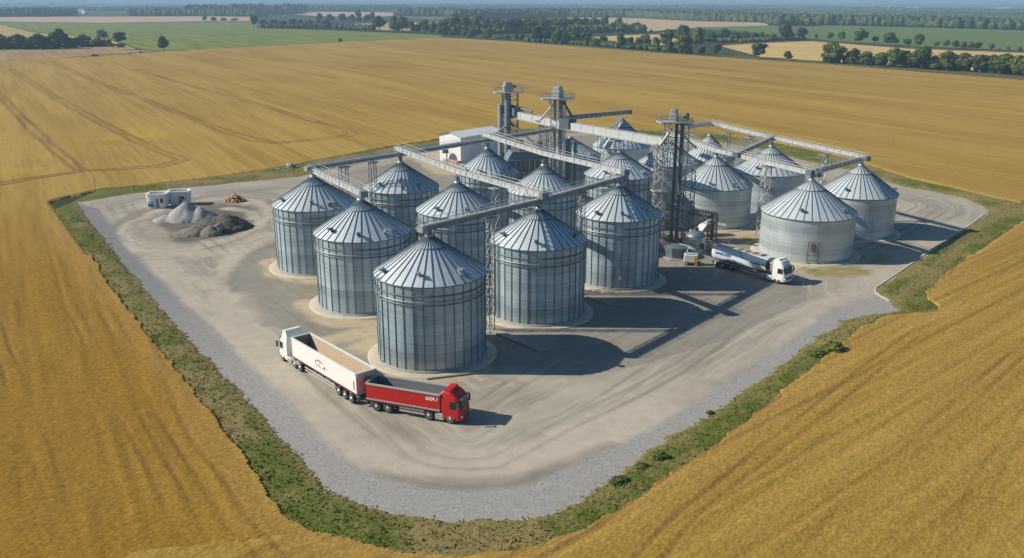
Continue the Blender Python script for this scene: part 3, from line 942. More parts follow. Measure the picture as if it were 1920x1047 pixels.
def head(root, c, s=1.5, h=1.9, rz=.5):
    m = MB(); m.box((c[0], c[1], c[2] + h * .32), (s * 1.25, s, h * .64), rz, bev=.12); m.box((c[0], c[1], c[2] + h * .82), (s * .95, s * .85, h * .36), rz, bev=.18)
    m.build("elevator_head", M_steel, root)
    m = MB(); ca, sa = math.cos(rz), math.sin(rz); m.tube((c[0] + ca * s * .4, c[1] + sa * s * .4, c[2] + h * .55), (c[0] + ca * s * 1.0, c[1] + sa * s * 1.0, c[2] + h * .5), .28, 10); m.build("motor", M_dark, root)


def spout(root, a, b, r=.24, mat=None):
    m = MB(); m.tube(a, b, r, 10); m.build("spout", mat or M_steel, root)


# rear left tower: two round legs and a cage
t = empty("elevator_tower", T1, 0, "rear left elevator tower with round pipes, nearest the white warehouse", "elevator tower", "bucket elevator towers")
m = MB(); m.tube((0.1, -.6, 0), (0.1, -.6, 23.6), .72, 18); m.build("elevator_pipe", M_slate, t)
m = MB(); m.tube((-1.5, .4, 0), (-1.5, .4, 21.0), .55, 14); m.build("elevator_pipe", M_steel, t)
m = MB(); lattice(m, (.6, 1.0, 0), 3.2, 2.6, 0, 23.5, 14, .15, .07, .1); m.build("frame", M_dark, t)
platform(t, (.2, .2, 23.6), 6.0, 4.2, .15); head(t, (.1, -.1, 23.7), 1.7, 2.0, .3)
spout(t, (-.6, -1.2, 16.4), (-4.6, -21.4, 15.9), .26, M_pale); spout(t, (.8, 0, 20.8), (5.2, -4.6, 20.0), .24, M_dark)
spout(t, (.6, -.2, 17.2), (6.8, -6, 12.6), .24, M_dark)

# middle tower
t = empty("elevator_tower", T2, 0, "middle elevator tower wrapped in close lattice, behind the pale crossing conveyor", "elevator tower", "bucket elevator towers")
for x, y, r in ((-.6, -.3, .30), (.5, -.4, .30), (.9, .7, .22)):
    m = MB(); m.tube((x, y, 0), (x, y, 23.2), r, 12); m.build("elevator_pipe", M_slate, t)
m = MB(); lattice(m, (0, 0, 0), 3.0, 2.4, 0, 23.3, 18, .17, .09, .1); m.build("frame", M_pale, t)
platform(t, (-.1, 0, 23.3), 6.4, 4.2, .1); head(t, (0, -.1, 23.4), 1.8, 2.3, 1.1)
spout(t, (-1.2, -.4, 21.8), (-3.4, 2.6, 18.7), .2, M_pale); spout(t, (1.1, -.3, 22.8), (3.2, -2.6, 19.2), .24, M_dark)
for x, y, z, r in ((2.6, 1.2, 15, .5), (3.9, 1.8, 14.2, .38), (1.9, 2.6, 14.6, .42)):
    m = MB(); m.tube((x, y, 0), (x, y, z), r, 10); m.build("drop_pipe", M_slate, t)

# front tower with the braced stair cage
t = empty("elevator_tower", T3, 0, "front elevator tower of crossed lattice beside the tanker truck, in front of the low silos", "elevator tower", "bucket elevator towers")
m = MB(); lattice(m, (-2.5, -.3, 0), 1.5, 1.6, 0, 17.8, 16, .14, .075, .1); m.build("stair_cage", M_pale, t)
m = MB()
for i in range(15): m.beam((-3.1 if i % 2 else -1.9, -.8, .6 + i * 1.15), (-1.9 if i % 2 else -3.1, .2, .6 + (i + 1) * 1.15), .35, .06)
m.build("stair", M_steel, t)
for x, y in ((.15, -.9), (1.15, -.7)):
    m = MB(); m.beam((x, y, 0), (x, y, 21.8), .62, .5); m.build("elevator_leg", M_dark, t)
m = MB(); lattice(m, (.4, .4, 0), 3.6, 3.0, 0, 21.6, 13, .17, .085, .1); m.build("frame", M_steel, t)
m = MB(); lattice(m, (2.9, .3, 0), 2.0, 2.2, 0, 13.2, 8, .13, .07, .1); m.build("side_frame", M_dark, t)
platform(t, (-.7, -.3, 21.8), 4.6, 3.2, .1); platform(t, (1.9, .6, 21.2), 2.2, 2.2, .1); platform(t, (-2.3, -.4, 9.6), 2.6, 2.4, .1)
head(t, (-.3, -.2, 21.9), 1.35, 2.2, 1.2)
m = MB(); m.tube((2.2, .6, 21.9), (2.2, .6, 23.2), .3, 10); m.tube((2.2, .6, 22.6), (1.6, .2, 22.6), .2, 8); m.build("motor", M_dark, t)
spout(t, (-.6, -.9, 20.8), (-2.5, -.4, 17.8), .22, M_pale); spout(t, (.6, .2, 20.2), (5.5, 7.5, 16.0), .22, M_steel); spout(t, (.2, -.6, 14.8), (1.0, -1.0, 9.0), .3, M_pale)
m = MB(); m.box((1.4, -1.1, 15.4), (.7, .5, 1.4), .1); m.build("control_box", M_pale, t)

# lattice supports beneath the conveyors
def support(x, y, z, w, label, n=8, mat=None):
    s = empty("support_tower", (x, y, 0), 0, label, "support tower", "lattice supports under the conveyors")
    b = MB(); lattice(b, (0, 0, 0), w * .8, w * .8, 0, z, n, .12, .06, .6); b.build("frame", mat or M_steel, s)
    b = MB(); b.box((0, 0, .08), (w + .7, w + .7, .2), .6); b.build("footing", M_concg, s)
    b = MB(); b.box((0, 0, z + .06), (w + .5, w + .5, .14), .6); b.build("bearing_plate", M_steel, s)


def lerp(a, b, k): return (a + (b - a) * k)


p = lerp(peak("D"), peak("F"), .66); support(p.x, p.y, 15.7, 1.2, "thin lattice support between the leftmost silo and the silo behind it", 10)
p = lerp(peak("D"), peak("F"), .33); support(p.x, p.y, 15.7, 1.4, "short looking lattice support just behind the leftmost silo", 10)
p = lerp(peak("A"), peak("B"), .52); support(p.x, p.y, 15.4, 1.0, "zigzag lattice support between the nearest silo and the silo right of it", 9, M_pale)
p = lerp(peak("B"), peak("C"), .5); support(p.x, p.y, 15.4, 1.0, "lattice support between the two silos nearest the lattice tower", 9)
p = lerp(peak("N"), peak("R"), .56); support(p.x, p.y, 13.2, 1.6, "zigzag lattice support between the two low silos behind the tanker truck", 8, M_pale)
p = lerp(peak("P"), peak("Q"), .62); support(p.x, p.y, 13.3, 1.1, "slim lattice support left of the rightmost low silo", 8)
p = lerp(peak("O"), peak("P"), .30); support(p.x, p.y, 14.0, 1.2, "lattice support nearest the peak that shows above the back catwalk", 8)
p = lerp(peak("O"), peak("P"), .66); support(p.x, p.y, 14.0, 1.2, "lattice support between the two rear low silos under the back catwalk", 8)
p = lerp(peak("G"), peak("B"), .5); support(p.x, p.y, 15.8, 1.1, "lattice support hidden partly behind the silo with the round shadow", 8)
support(22.5, 196.5, 13.0, 2.0, "square lattice support right of the silo behind the middle tower", 7, M_steel)

# stair lattice wrapped over the farthest silo
v = SIL["L"]; b = MB()
st = empty("stair_lattice", (v[0], v[1], 0), 0, "lattice stair climbing the steep roof of the farthest silo", "stair")
lattice(b, (-3.9, -5.6, 0), 4.6, 2.4, 0, 12.6, 9, .12, .06, .2); b.build("frame", M_steel, st)
b = MB(); b.beam((-6, -6.2, 8.2), (-.4, -1.2, 14.6), 1.0, .12); b.build("stair", M_slate, st)
b = MB()
for e in (-.5, .5):
    b.beam((-6 + e * .6, -6.2 - e * .6, 9.2), (-.4 + e * .6, -1.2 - e * .6, 15.6), .07)
for i in range(9):
    q = Vector((-6, -6.2, 8.2)).lerp(Vector((-.4, -1.2, 14.6)), i / 8); b.beam(q + Vector((.3, -.3, 0)), q + Vector((.3, -.3, 1)), .06)
b.build("handrail", M_steel, st)

# ------------------------------------------------------------------ warehouse, dryer and plant near the towers
C0 = at(865, 307); ga_, lb_ = Vector((-.755, .655, 0)), Vector((.655, .755, 0))
wh = empty("warehouse", C0, 0, "white gabled warehouse behind the rear left tower", "warehouse")
GW, LW, EH, RH = 8.2, 16.5, 7.1, 8.0
c4 = [Vector((0, 0, 0)), ga_ * GW, ga_ * GW + lb_ * LW, lb_ * LW]
b = MB()
U = lambda v, z: v + Vector((0, 0, z))
b.add([U(c4[0], 0), U(c4[1], 0), U(c4[1], EH), U(ga_ * GW / 2, RH), U(c4[0], EH)], [(0, 1, 2, 3, 4)], 0, .5)
b.add([U(c4[3], 0), U(c4[2], 0), U(c4[2], EH), U(ga_ * GW / 2 + lb_ * LW, RH), U(c4[3], EH)], [(4, 3, 2, 1, 0)], 0, .5)
for a_, c_ in ((c4[0], c4[3]), (c4[1], c4[2])):
    for i in range(10):
        q0, q1 = a_.lerp(c_, i / 10), a_.lerp(c_, (i + 1) / 10)
        b.add([U(q0, 0), U(q1, 0), U(q1, EH), U(q0, EH)], [(0, 1, 2, 3)], 0, .4 + .2 * (i % 2))
b.build("wall", M_white, wh)
b = MB(); rd = ga_ * GW / 2
for e in (0, 1):
    ev = c4[0] if e == 0 else c4[1]; out = (-ga_ if e == 0 else ga_) * .35
    for i in range(14):
        k0, k1 = -.02 + 1.04 * i / 14, -.02 + 1.04 * (i + 1) / 14
        q = [U(ev + out + lb_ * LW * k0, EH - .05), U(ev + out + lb_ * LW * k1, EH - .05), U(rd + lb_ * LW * k1, RH + .1), U(rd + lb_ * LW * k0, RH + .1)]
        b.add(q + [p - Vector((0, 0, .12)) for p in q], [(0, 1, 2, 3), (7, 6, 5, 4), (0, 4, 5, 1), (2, 6, 7, 3)], 0, random.uniform(.4, .6))
b.build("roof", M_white, wh)
b = MB(); ctr = ga_ * 3.1 - lb_ * .04; nA = 12
arc = [ctr + ga_ * (1.6 * math.cos(math.pi * i / nA)) + Vector((0, 0, .6 + 1.9 * math.sin(math.pi * i / nA))) for i in range(nA + 1)] + [ctr - ga_ * 1.6, ctr + ga_ * 1.6]
b.add(arc + [p + lb_ * .03 for p in arc], [tuple(range(len(arc)))]); b.build("door", M_dark, wh)  # flat dark sheet standing for the shaded inside of the arched opening
b = MB(); b.beam(ga_ * .3 - lb_ * .8 + Vector((0, 0, .35)), ga_ * 5.2 - lb_ * .8 + Vector((0, 0, .35)), 1.6, .7); b.build("loading_step", simple("brick_base", (.40, .24, .19), .9), wh)
b = MB(); b.beam(c4[0] - lb_ * .06 + Vector((0, 0, .2)), c4[0] - lb_ * .06 + Vector((0, 0, EH)), .12); b.build("corner_trim", M_steel, wh)

up_ = at(838, 309); t = empty("utility_post", up_, 0, "cluttered post standing in front of the warehouse arch", "post")
b = MB(); b.tube((0, 0, 0), (0, 0, 5.2), .16, 8); b.build("pole", M_dark, t)
b = MB(); b.box((-.3, 0, 3.6), (1.6, .5, .9)); b.box((.3, .1, 4.7), (.9, .4, .5), .4); b.build("switch_box", M_slate, t)
b = MB(); b.beam((-1.4, 0, 3.1), (1.1, 0, 3.1), .12); b.beam((-1.1, 0, 1.2), (.8, 0, 1.6), .1); b.build("bracket", M_steel, t)

t = empty("grain_dryer", (3.8, 189.5, 0), R_(12), "tall dark grain dryer of ribbed columns behind the silo in front of the warehouse", "grain dryer")
b = MB()
for i in range(9):
    b.box((-4.6 + i * 1.15, 0, 5.2), (1.02, 3.6, 10.4), 0, 0, random.uniform(.2, .8))
b.build("column", M_slate, t)
b = MB()
for i in range(10): b.beam((-5.2 + i * 1.15, -1.95, 0), (-5.2 + i * 1.15, -1.95, 10.6 if i > 3 else 8.2), .3, .24)
b.build("post", simple("cream_post", (.50, .44, .36), .7), t)
b = MB()
for z in (2.6, 5.2, 7.8, 10.5): b.box((0, -2.0, z), (11, .5, .14))
b.build("walkway", M_steel, t)
b = MB(); b.prism([(-5.3, 10.4), (5.3, 10.4), (4.2, 12.2), (-4.2, 12.2)], -1.9, 1.9); b.build("roof_hood", M_slate, t)
b = MB(); b.tube((-2, 0, 12), (-2, 0, 14.4), .6, 14); b.tube((2.0, 0, 12), (2.0, 0, 13.8), .6, 14); b.build("exhaust_stack", M_dark, t)
b = MB(); lattice(b, (2.6, -1.0, 0), 1.6, 1.5, 12.0, 17.4, 5, .12, .07); b.lathe([(.3, 17.0), (1.8, 18.3), (1.8, 18.5)], 8, (2.6, -1.0, 0)); b.build("feed_hopper", M_slate, t)

p = at(1303, 474); t = empty("storage_tank", p, 0, "upright round grey tank with domed lid, behind the tanker's tail", "tank")
b = MB(); b.lathe([(1.68, .1), (1.68, 3.1)], 28, tone=.5); b.build("wall", M_wall2, t)
b = MB(); b.lathe([(1.78, 3.05), (1.78, 3.2), (1.1, 3.75), (.4, 4.0), (0, 4.05)], 28); b.build("lid", M_slate, t)
b = MB(); b.tube((0, .0, 4.0), (0, 0, 4.5), .42, 14); b.build("vent", M_dark, t)
b = MB(); b.tube((1.2, -1.5, 0), (1.2, -1.5, 2.0), .09, 8); b.box((.8, -1.75, 1.6), (.5, .3, .9)); b.build("valve_box", M_dark, t)
b = MB(); b.lathe([(2.0, -.1), (2.0, .14), (1.5, .15)], 28); b.build("footing", M_concg, t)

p = at(1266, 482); t = empty("intake_bin", p, .3, "low dark round bin beside the upright grey tank", "bin")
b = MB(); b.lathe([(1.7, .0), (2.05, 1.7), (2.15, 1.75), (2.15, 1.95), (2.0, 1.95), (1.9, 1.6)], 8, sm=False); b.build("wall", M_slate, t)
b = MB(); b.lathe([(1.98, 1.8), (1.2, 2.05), (0, 2.2)], 8, sm=False); b.build("cover", M_slate, t)
b = MB(); b.box((0, 0, .05), (4.4, 4.2, .2)); b.build("footing", M_concg, t)

p = at(1296, 497); t = empty("service_cart", p, R_(-12), "small white trailer with yellow end panel parked before the grey tank", "cart")
b = MB(); b.box((-.1, 0, 1.25), (2.3, 1.3, 1.25), 0, bev=.1); b.build("body", M_white, t)
b = MB(); b.box((.72, -.67, 1.15), (.62, .06, 1.2)); b.build("end_panel", simple("yellow_paint", (.62, .36, .03), .5), t)
b = MB(); b.box((.2, -.1, .48), (2.6, 1.2, .22)); b.beam((1.4, 0, .45), (2.1, 0, .35), .12); b.build("chassis", simple("rust_red", (.20, .055, .03), .7), t)
for x in (-.75, .85):
    w = MB(); w.wheel((x, -.7, .34), .34, .22); ob = w.build("wheel", M_black, t)
    w = MB(); w.wheel((x, -.74, .34), .2, .2); w.build("rim", simple("yellow_rim", (.55, .36, .08), .5), ob)
b = MB(); b.box((.0, .0, 1.94), (2.0, 1.1, .1)); b.build("lid", M_pale, t)

# pipe bridge right of the front tower
pe = at(1337, 449); t = empty("pipe_bridge", (T3.x + 3.6, T3.y, 0), 0, "dark truss arm reaching from the front tower towards the low silo", "truss")
e = Vector((pe.x - T3.x - 3.6, pe.y - T3.y, 0)); b = MB()
for z0, z1 in ((6.2, 4.9), (5.2, 4.0)):
    for s in (-.6, .6): b.beam((0, s, z0), e + Vector((0, s, z1)), .14)
for i in range(9):
    k = i / 8; a = e * k; zt, zb = 6.2 - 1.3 * k, 5.2 - 1.2 * k
    for s in (-.6, .6):
        b.beam(a + Vector((0, s, zt)), a + Vector((0, s, zb)), .08)
        if i < 8: b.beam(a + Vector((0, s, zb)), e * ((i + 1) / 8) + Vector((0, s, 6.2 - 1.3 * (i + 1) / 8)), .08)
    b.beam(a + Vector((0, -.6, zt)), a + Vector((0, .6, zt)), .08)
b.build("truss", M_dark, t)
b = MB(); lattice(b, (e.x, e.y, 0), 1.0, 1.2, 0, 4.9, 5, .12, .07); b.build("post", M_dark, t)
b = MB(); b.tube(Vector((0, 0, 6.3)), e + Vector((0, 0, 5.05)), .2, 8); b.build("pipe", M_pale, t)
b = MB(); b.beam((-.5, -.4, 2.2), e * .95 + Vector((0, -.4, 4.6)), .12); b.beam((-.5, .4, 2.2), e * .95 + Vector((0, .4, 4.6)), .12); b.build("brace", M_dark, t)

p = at(1321, 442); t = empty("feed_hopper", p, .4, "pale angular hopper under the truss arm", "hopper")
b = MB(); b.prism([(-1.5, 1.0), (1.4, .6), (1.6, 2.7), (-.4, 2.3)], -1.0, 1.0); b.build("body", M_pale, t)
b = MB()
for x in (-1.1, 1.1):
    for y in (-.8, .8): b.beam((x, y, 0), (x, y, 1.2), .14)
b.build("stand", M_dark, t)

pa, pb = at(1328, 452), at(1353, 462)
t = empty("loading_auger", pa, 0, "slim sloping auger ending above the tanker's tail", "auger")
b = MB(); d = pb - pa; b.beam((0, 0, 3.6), d * 1.25 + Vector((0, 0, 4.1)), .4, .4); b.build("auger_tube", M_steel, t)
b = MB(); lattice(b, (.3, .2, 0), .9, .9, 0, 3.6, 4, .1, .06); b.build("stand", M_dark, t)

M_sack = simple("woven_sack", (.50, .40, .32), .9, var=.2, scale=6)
for i, (px, py, s, lab) in enumerate([(1239, 470, .62, "pale bulk bag at the foot of the silo with the small white plate"), (1256, 452, .7, "pale bulk bag behind the low dark bin, left of two"),
                                       (1278, 450, .75, "pale bulk bag between the front tower and the grey tank"), (1330, 470, .7, "pinkish bulk bag between the grey tank and the tanker"),
                                       (1296, 441, .6, "pale bulk bag behind the grey tank's lid")]):
    p = at(px, py); t = empty("bulk_bag", p, random.random() * 3, lab, "bulk bag", "pale bulk bags round the front tower")
    b = MB(); b.lathe([(s * .8, 0), (s * 1.05, .25), (s * 1.08, s * 1.2), (s * .85, s * 1.75), (s * .25, s * 1.95)], 10, cap=True); b.build("sack", M_sack, t)
    b = MB(); b.lathe([(s * .22, s * 1.9), (s * .34, s * 2.2), (.02, s * 2.25)], 8); b.build("neck", M_sack, t)

# ------------------------------------------------------------------ left end of the yard: cabins, heaps, rubble
M_cab = simple("stained_white_panel", (.76, .76, .73), .6, var=.12, scale=.7, tone=.15)
M_blue = simple("faded_blue_paint", (.10, .24, .42), .6, var=.3, scale=3)


def cabin(px, py, w, d, h, rz, label, win, blue):
    t = empty("site_cabin", at(px, py), rz, label, "cabin", "white site cabins by the gravel heaps")
    n = 16; ring = []
    for i in range(n):
        a = 2 * math.pi * (i + .5) / n
        ca, sa = math.cos(a), math.sin(a)
        ring.append((math.copysign(abs(ca) ** .45, ca) * w / 2, math.copysign(abs(sa) ** .45, sa) * d / 2))
    b = MB()
    for k, (z, s) in enumerate([(0.1, .88), (.6, .93), (h, 1.0)]):
        pass
    V = [(x * s, y * s, z) for z, s in ((.1, .86), (h * .5, .94), (h, 1.0)) for x, y in ring]
    b.add(V, [(l * n + i, l * n + (i + 1) % n, (l + 1) * n + (i + 1) % n, (l + 1) * n + i) for l in range(2) for i in range(n)], 0, [random.uniform(.3, .7) for _ in range(2 * n)])
    b.build("wall", M_cab, t)
    b = MB(); V = [(x * s, y * s, z) for z, s in ((h, 1.03), (h + .14, 1.03), (h + .14, .80), (h - .25, .78)) for x, y in ring]
    b.add(V, [(l * n + i, l * n + (i + 1) % n, (l + 1) * n + (i + 1) % n, (l + 1) * n + i) for l in range(3) for i in range(n)] + [tuple(3 * n + i for i in range(n))], 0, .6)
    b.build("roof_rim", M_cab, t)
    b = MB(); b.box((w * .08, 0, h - .08), (w * .5, d * .5, .3)); b.box((-w * .22, d * .1, h + .02), (w * .16, d * .2, .34), .3); b.build("roof_box", M_steel, t)
    for x, y, ww, hh in win:
        b = MB(); b.box((x, y, h * .58), (ww, .12, hh)); f = b.build("window", M_white, t)
        b = MB(); b.box((x, y - .05, h * .58), (ww * .72, .1, hh * .72)); b.build("pane", M_glass, f)
    for x, y, ww, hh, z in blue:
        b = MB(); b.box((x, y, z), (ww, .1, hh), 0); b.build("painted_panel", M_blue, t)
    b = MB(); b.box((w * .1, -d * .475, h * .38), (w * .14, .14, h * .7)); b.build("door", M_slate, t)


cabin(298, 389, 4.3, 3.4, 3.0, .0, "left white cabin with blue painted base, nearest the field corner", [(1.35, -1.58, .7, 1.3)], [(-.95, -1.55, 1.3, .8, .75), (-.95, -1.56, 1.5, .1, 1.45)])
cabin(338, 383, 4.9, 3.4, 2.9, .12, "right white cabin with square window, behind the pale gravel heap", [(1.1, -1.62, .8, .8)], [(-1.9, -1.42, .5, 1.5, 1.1)])


def heap(name, label, cx, cy, lumps, mat, res=.25, rough=.25, cat="heap"):
    xs = np.arange(-9, 9, res); ys = np.arange(-8, 8, res)
    def hf(x, y):
        z = np.zeros_like(x)
        for (lx, ly, h, rx, ry, a) in lumps:
            u = (x - lx) * math.cos(a) + (y - ly) * math.sin(a); v = -(x - lx) * math.sin(a) + (y - ly) * math.cos(a)
            d = np.hypot(u / rx, v / ry) + (vn(x + cx, y + cy, 1.6, 2) - .5) * .12
            z = np.maximum(z, h * np.clip(1.06 - d, 0, 1) ** .92)
        return z + (z > .02) * ((vn(x, y, .7, 3) - .5) * rough + (vn(x, y, .3, 1) - .5) * rough * .5)
    me = sheet(name, xs, ys, lambda X, Y: hf(X, Y) > .02, lambda x, y: hf(x, y), None, [mat], 0.0, True)
    o = link(name, me); o.location = (cx, cy, .05)
    return tag(o, label, cat)


M_grav = simple("pale_gravel", (.34, .335, .32), .95, var=.25, scale=2.5)
M_soil = simple("dark_soil", (.105, .095, .08), .95, var=.4, scale=2.0)
M_soil2 = simple("brown_gravel", (.19, .17, .14), .95, var=.35, scale=2.0)
p = at(352, 411)
heap("gravel_heap", "pale grey ridged gravel heap in front of the white cabins", p.x, p.y, [(-.3, .4, 3.4, 4.4, 4.2, 0), (2.6, .2, 2.4, 3.6, 3.6, 0), (-3.6, -1.2, 1.2, 3.0, 2.2, .3)], M_grav, rough=.14)
p = at(412, 428)
heap("soil_heap", "tall dark soil heap right of the pale gravel heap", p.x, p.y, [(1.2, .2, 2.9, 5.0, 4.6, 0), (-1.8, -.2, 2.1, 4.0, 4.4, .2)], M_soil, rough=.3)
p = at(380, 440)
heap("soil_heap", "low brown soil heap with dark hollow in front of the two taller heaps", p.x, p.y, [(-1.6, .6, 1.3, 4.4, 3.0, .3), (1.6, -.2, 1.8, 2.4, 2.0, 0)], M_soil2, rough=.3)
p = at(404, 441)
t = empty("concrete_pipe", p, R_(-20), "round grey pipe end poking out of the dark soil heap", "pipe")
b = MB(); b.lathe([(.78, 0), (.86, .05), (.86, .3), (.76, .34), (.74, 1.9), (.60, 1.9), (.60, .05), (.78, 0)], 20); o = b.build("barrel", M_concg, t); o.rotation_euler = (R_(-80), 0, 0); o.location = (0, 0, .95)
b = MB(); b.lathe([(.62, .25), (0, .26)], 20); o = b.build("plug", M_soil2, t); o.rotation_euler = (R_(-80), 0, 0); o.location = (0, 0, .95)


def chunk(mb, c, s, mi, rg):
    vs = []
    n = 6
    for z, k in ((-.5, .7), (.1, 1.0), (.55, .6)):
        for i in range(n):
            a = 2 * math.pi * i / n + rg.uniform(-.3, .3)
            vs.append((c[0] + s * k * math.cos(a) * rg.uniform(.6, 1.15), c[1] + s * k * math.sin(a) * rg.uniform(.6, 1.1), c[2] + s * z * rg.uniform(.7, 1.2)))
    mb.add(vs, [(l * n + i, l * n + (i + 1) % n, (l + 1) * n + (i + 1) % n, (l + 1) * n + i) for l in range(2) for i in range(n)] + [tuple(range(n - 1, -1, -1)), tuple(range(2 * n, 3 * n))], mi, rg.random())


rg = random.Random(5); b = MB(); p = at(441, 378)
for i in range(230):
    a, r = rg.uniform(0, 6.28), min(.66, abs(rg.gauss(0, .36))); x, y = r * 3.1 * math.cos(a), r * 3.0 * math.sin(a)
    z = max(0.05, 1.7 * (1 - r * 1.15)) * rg.uniform(.35, 1)
    side = x > .35
    mi = rg.choices([0, 1, 2, 3], [5, 2, 2, 1.5] if side else [1, 4, 3, 3])[0]
    chunk(b, (x, y, z), rg.uniform(.16, .40), mi, rg)
o = b.build("rubble_pile", [simple("orange_rubble", (.85, .40, .05), .8, tone=.3), simple("brick_rubble", (.70, .34, .19), .85, tone=.3), simple("char_rubble", (.05, .045, .04), .9), simple("pale_rubble", (.48, .38, .28), .9, tone=.3)])
o.location = p; tag(o, "small pile of orange and brick coloured rubble behind the gravel heaps", "rubble pile")

M_stone = simple("field_stone", (.34, .30, .25), .9, var=.3, scale=1.5, tone=.3)
b = MB(); p = at(528, 319)
for i in range(60): chunk(b, (rg.uniform(-3.0, 3.0), rg.uniform(-.9, .9), rg.uniform(.1, .45)), rg.uniform(.16, .36), 0, rg)
o = b.build("stone_pile", M_stone); o.location = p; tag(o, "long low heap of stones on the grass behind the leftmost silo", "stone pile")
b = MB(); chunk(b, (0, 0, .9), 1.1, 0, rg); chunk(b, (.9, .2, .7), .8, 0, rg); o = b.build("boulder", M_stone); o.location = at(545, 317); tag(o, "rounded boulder at the right end of the stone heap", "boulder")
for px, py, lab in ((180, 362, "thin pole on the grass at the left field corner"),):
    t = empty("marker_pole", at(px, py), 0, lab, "pole"); b = MB(); b.tube((0, 0, 0), (0, 0, 3.6), .06, 8); b.build("pole", M_dark, t); b = MB(); b.box((0, 0, .1), (.4, .4, .2)); b.build("base", M_concg, t)

# loose timbers and slabs on the yard
M_slab = simple("old_slab", (.33, .30, .25), .9, var=.3, scale=1)
for px0, py0, px1, py1, w, h, lab in ((925, 622, 1020, 660, 1.2, .18, "long concrete slab lying right of the nearest silo's base"), (1100, 560, 1165, 578, .5, .22, "kerb like beam lying in shade in front of the silo with the white plate"),
                                      (800, 713, 905, 700, .3, .2, "curved looking timber beam lying along the nearest silo's pad")):
    a, c = at(px0, py0), at(px1, py1); b = MB(); b.beam(Vector((0, 0, .16)), (c - a) + Vector((0, 0, .16)), w, h); o = b.build("loose_beam", M_slab); o.location = a; tag(o, lab, "beam")

# ------------------------------------------------------------------ lorries
M_red = simple("red_paint", (.50, .010, .007), .42, var=.18, scale=.8, tone=.08)
M_wpaint = simple("white_paint", (.74, .735, .71), .45, var=.10, scale=.6)
M_grey = simple("light_grey_plastic", (.40, .40, .39), .5, var=.12)
M_inner = simple("worn_grey_lining", (.20, .205, .21), .6, .2, var=.25, scale=.8)
M_inner2 = simple("lit_tan_lining", (.52, .40, .27), .8, var=.2, scale=.8)  # sunlit look of the trailer's right inner wall put into the tan
M_alu = simple("brushed_aluminium", (.52, .53, .54), .38, .6, var=.2, scale=.9, tone=.2)
M_chrome = simple("rim_metal", (.55, .56, .57), .35, .7, var=.15)
M_lamp = simple("lamp_glass", (.75, .74, .68), .2, var=.05)
M_maroon = simple("maroon_trim", (.16, .012, .015), .5)
M_bluet = simple("blue_lettering", (.01, .045, .26), .5, var=.05)
M_redt = simple("red_lettering", (.50, .012, .03), .5, var=.05)
M_inkt = simple("dark_lettering", (.05, .05, .055), .5, var=.05)
M_whitet = simple("white_lettering", (.78, .78, .76), .5, var=.05)


def text(parent, s, loc, rot, size, mat, shear=0.0, sx=1.0):
    c = bpy.data.curves.new("lettering", "FONT"); c.body = s; c.size = size; c.extrude = .006; c.offset = .012 * size / .5; c.shear = shear
    c.align_x = "CENTER"; c.align_y = "CENTER"; c.materials.append(mat)
    tmp = link("lettering_curve", c); bpy.context.view_layer.update()
    me = bpy.data.meshes.new_from_object(tmp.evaluated_get(bpy.context.evaluated_depsgraph_get())); bpy.data.objects.remove(tmp)
    me.name = "lettering"; me.materials.clear(); me.materials.append(mat)
    o = link("lettering", me, parent); o.location = loc; o.rotation_euler = rot; o.scale = (sx, 1, 1)
    return o


def wheels(root, xs, track=1.04, r=.56, w=.36, dual=False):
    for x in xs:
        for s in (-1, 1):
            b = MB(); ww = w * (1.7 if dual else 1); b.wheel((x, s * (track if not dual else track - .14), r), r, ww, n=22); tw = b.build("wheel", M_black, root)
            c = MB(); yo = s * (track + ww / 2 - (.14 if dual else 0)); n = 18
            prof = [(r * .64, .012), (r * .60, .03), (r * .52, -.03), (r * .30, -.02), (r * .26, .06), (0, .07)]
            V = [(x + rr * math.cos(2 * math.pi * i / n), yo + s * d, r + rr * math.sin(2 * math.pi * i / n)) for rr, d in prof for i in range(n)]
            c.add(V, [(l * n + i, l * n + (i + 1) % n, (l + 1) * n + (i + 1) % n, (l + 1) * n + i) for l in range(len(prof) - 1) for i in range(n)], 0, .5, True)
            c.build("rim", M_chrome, tw)


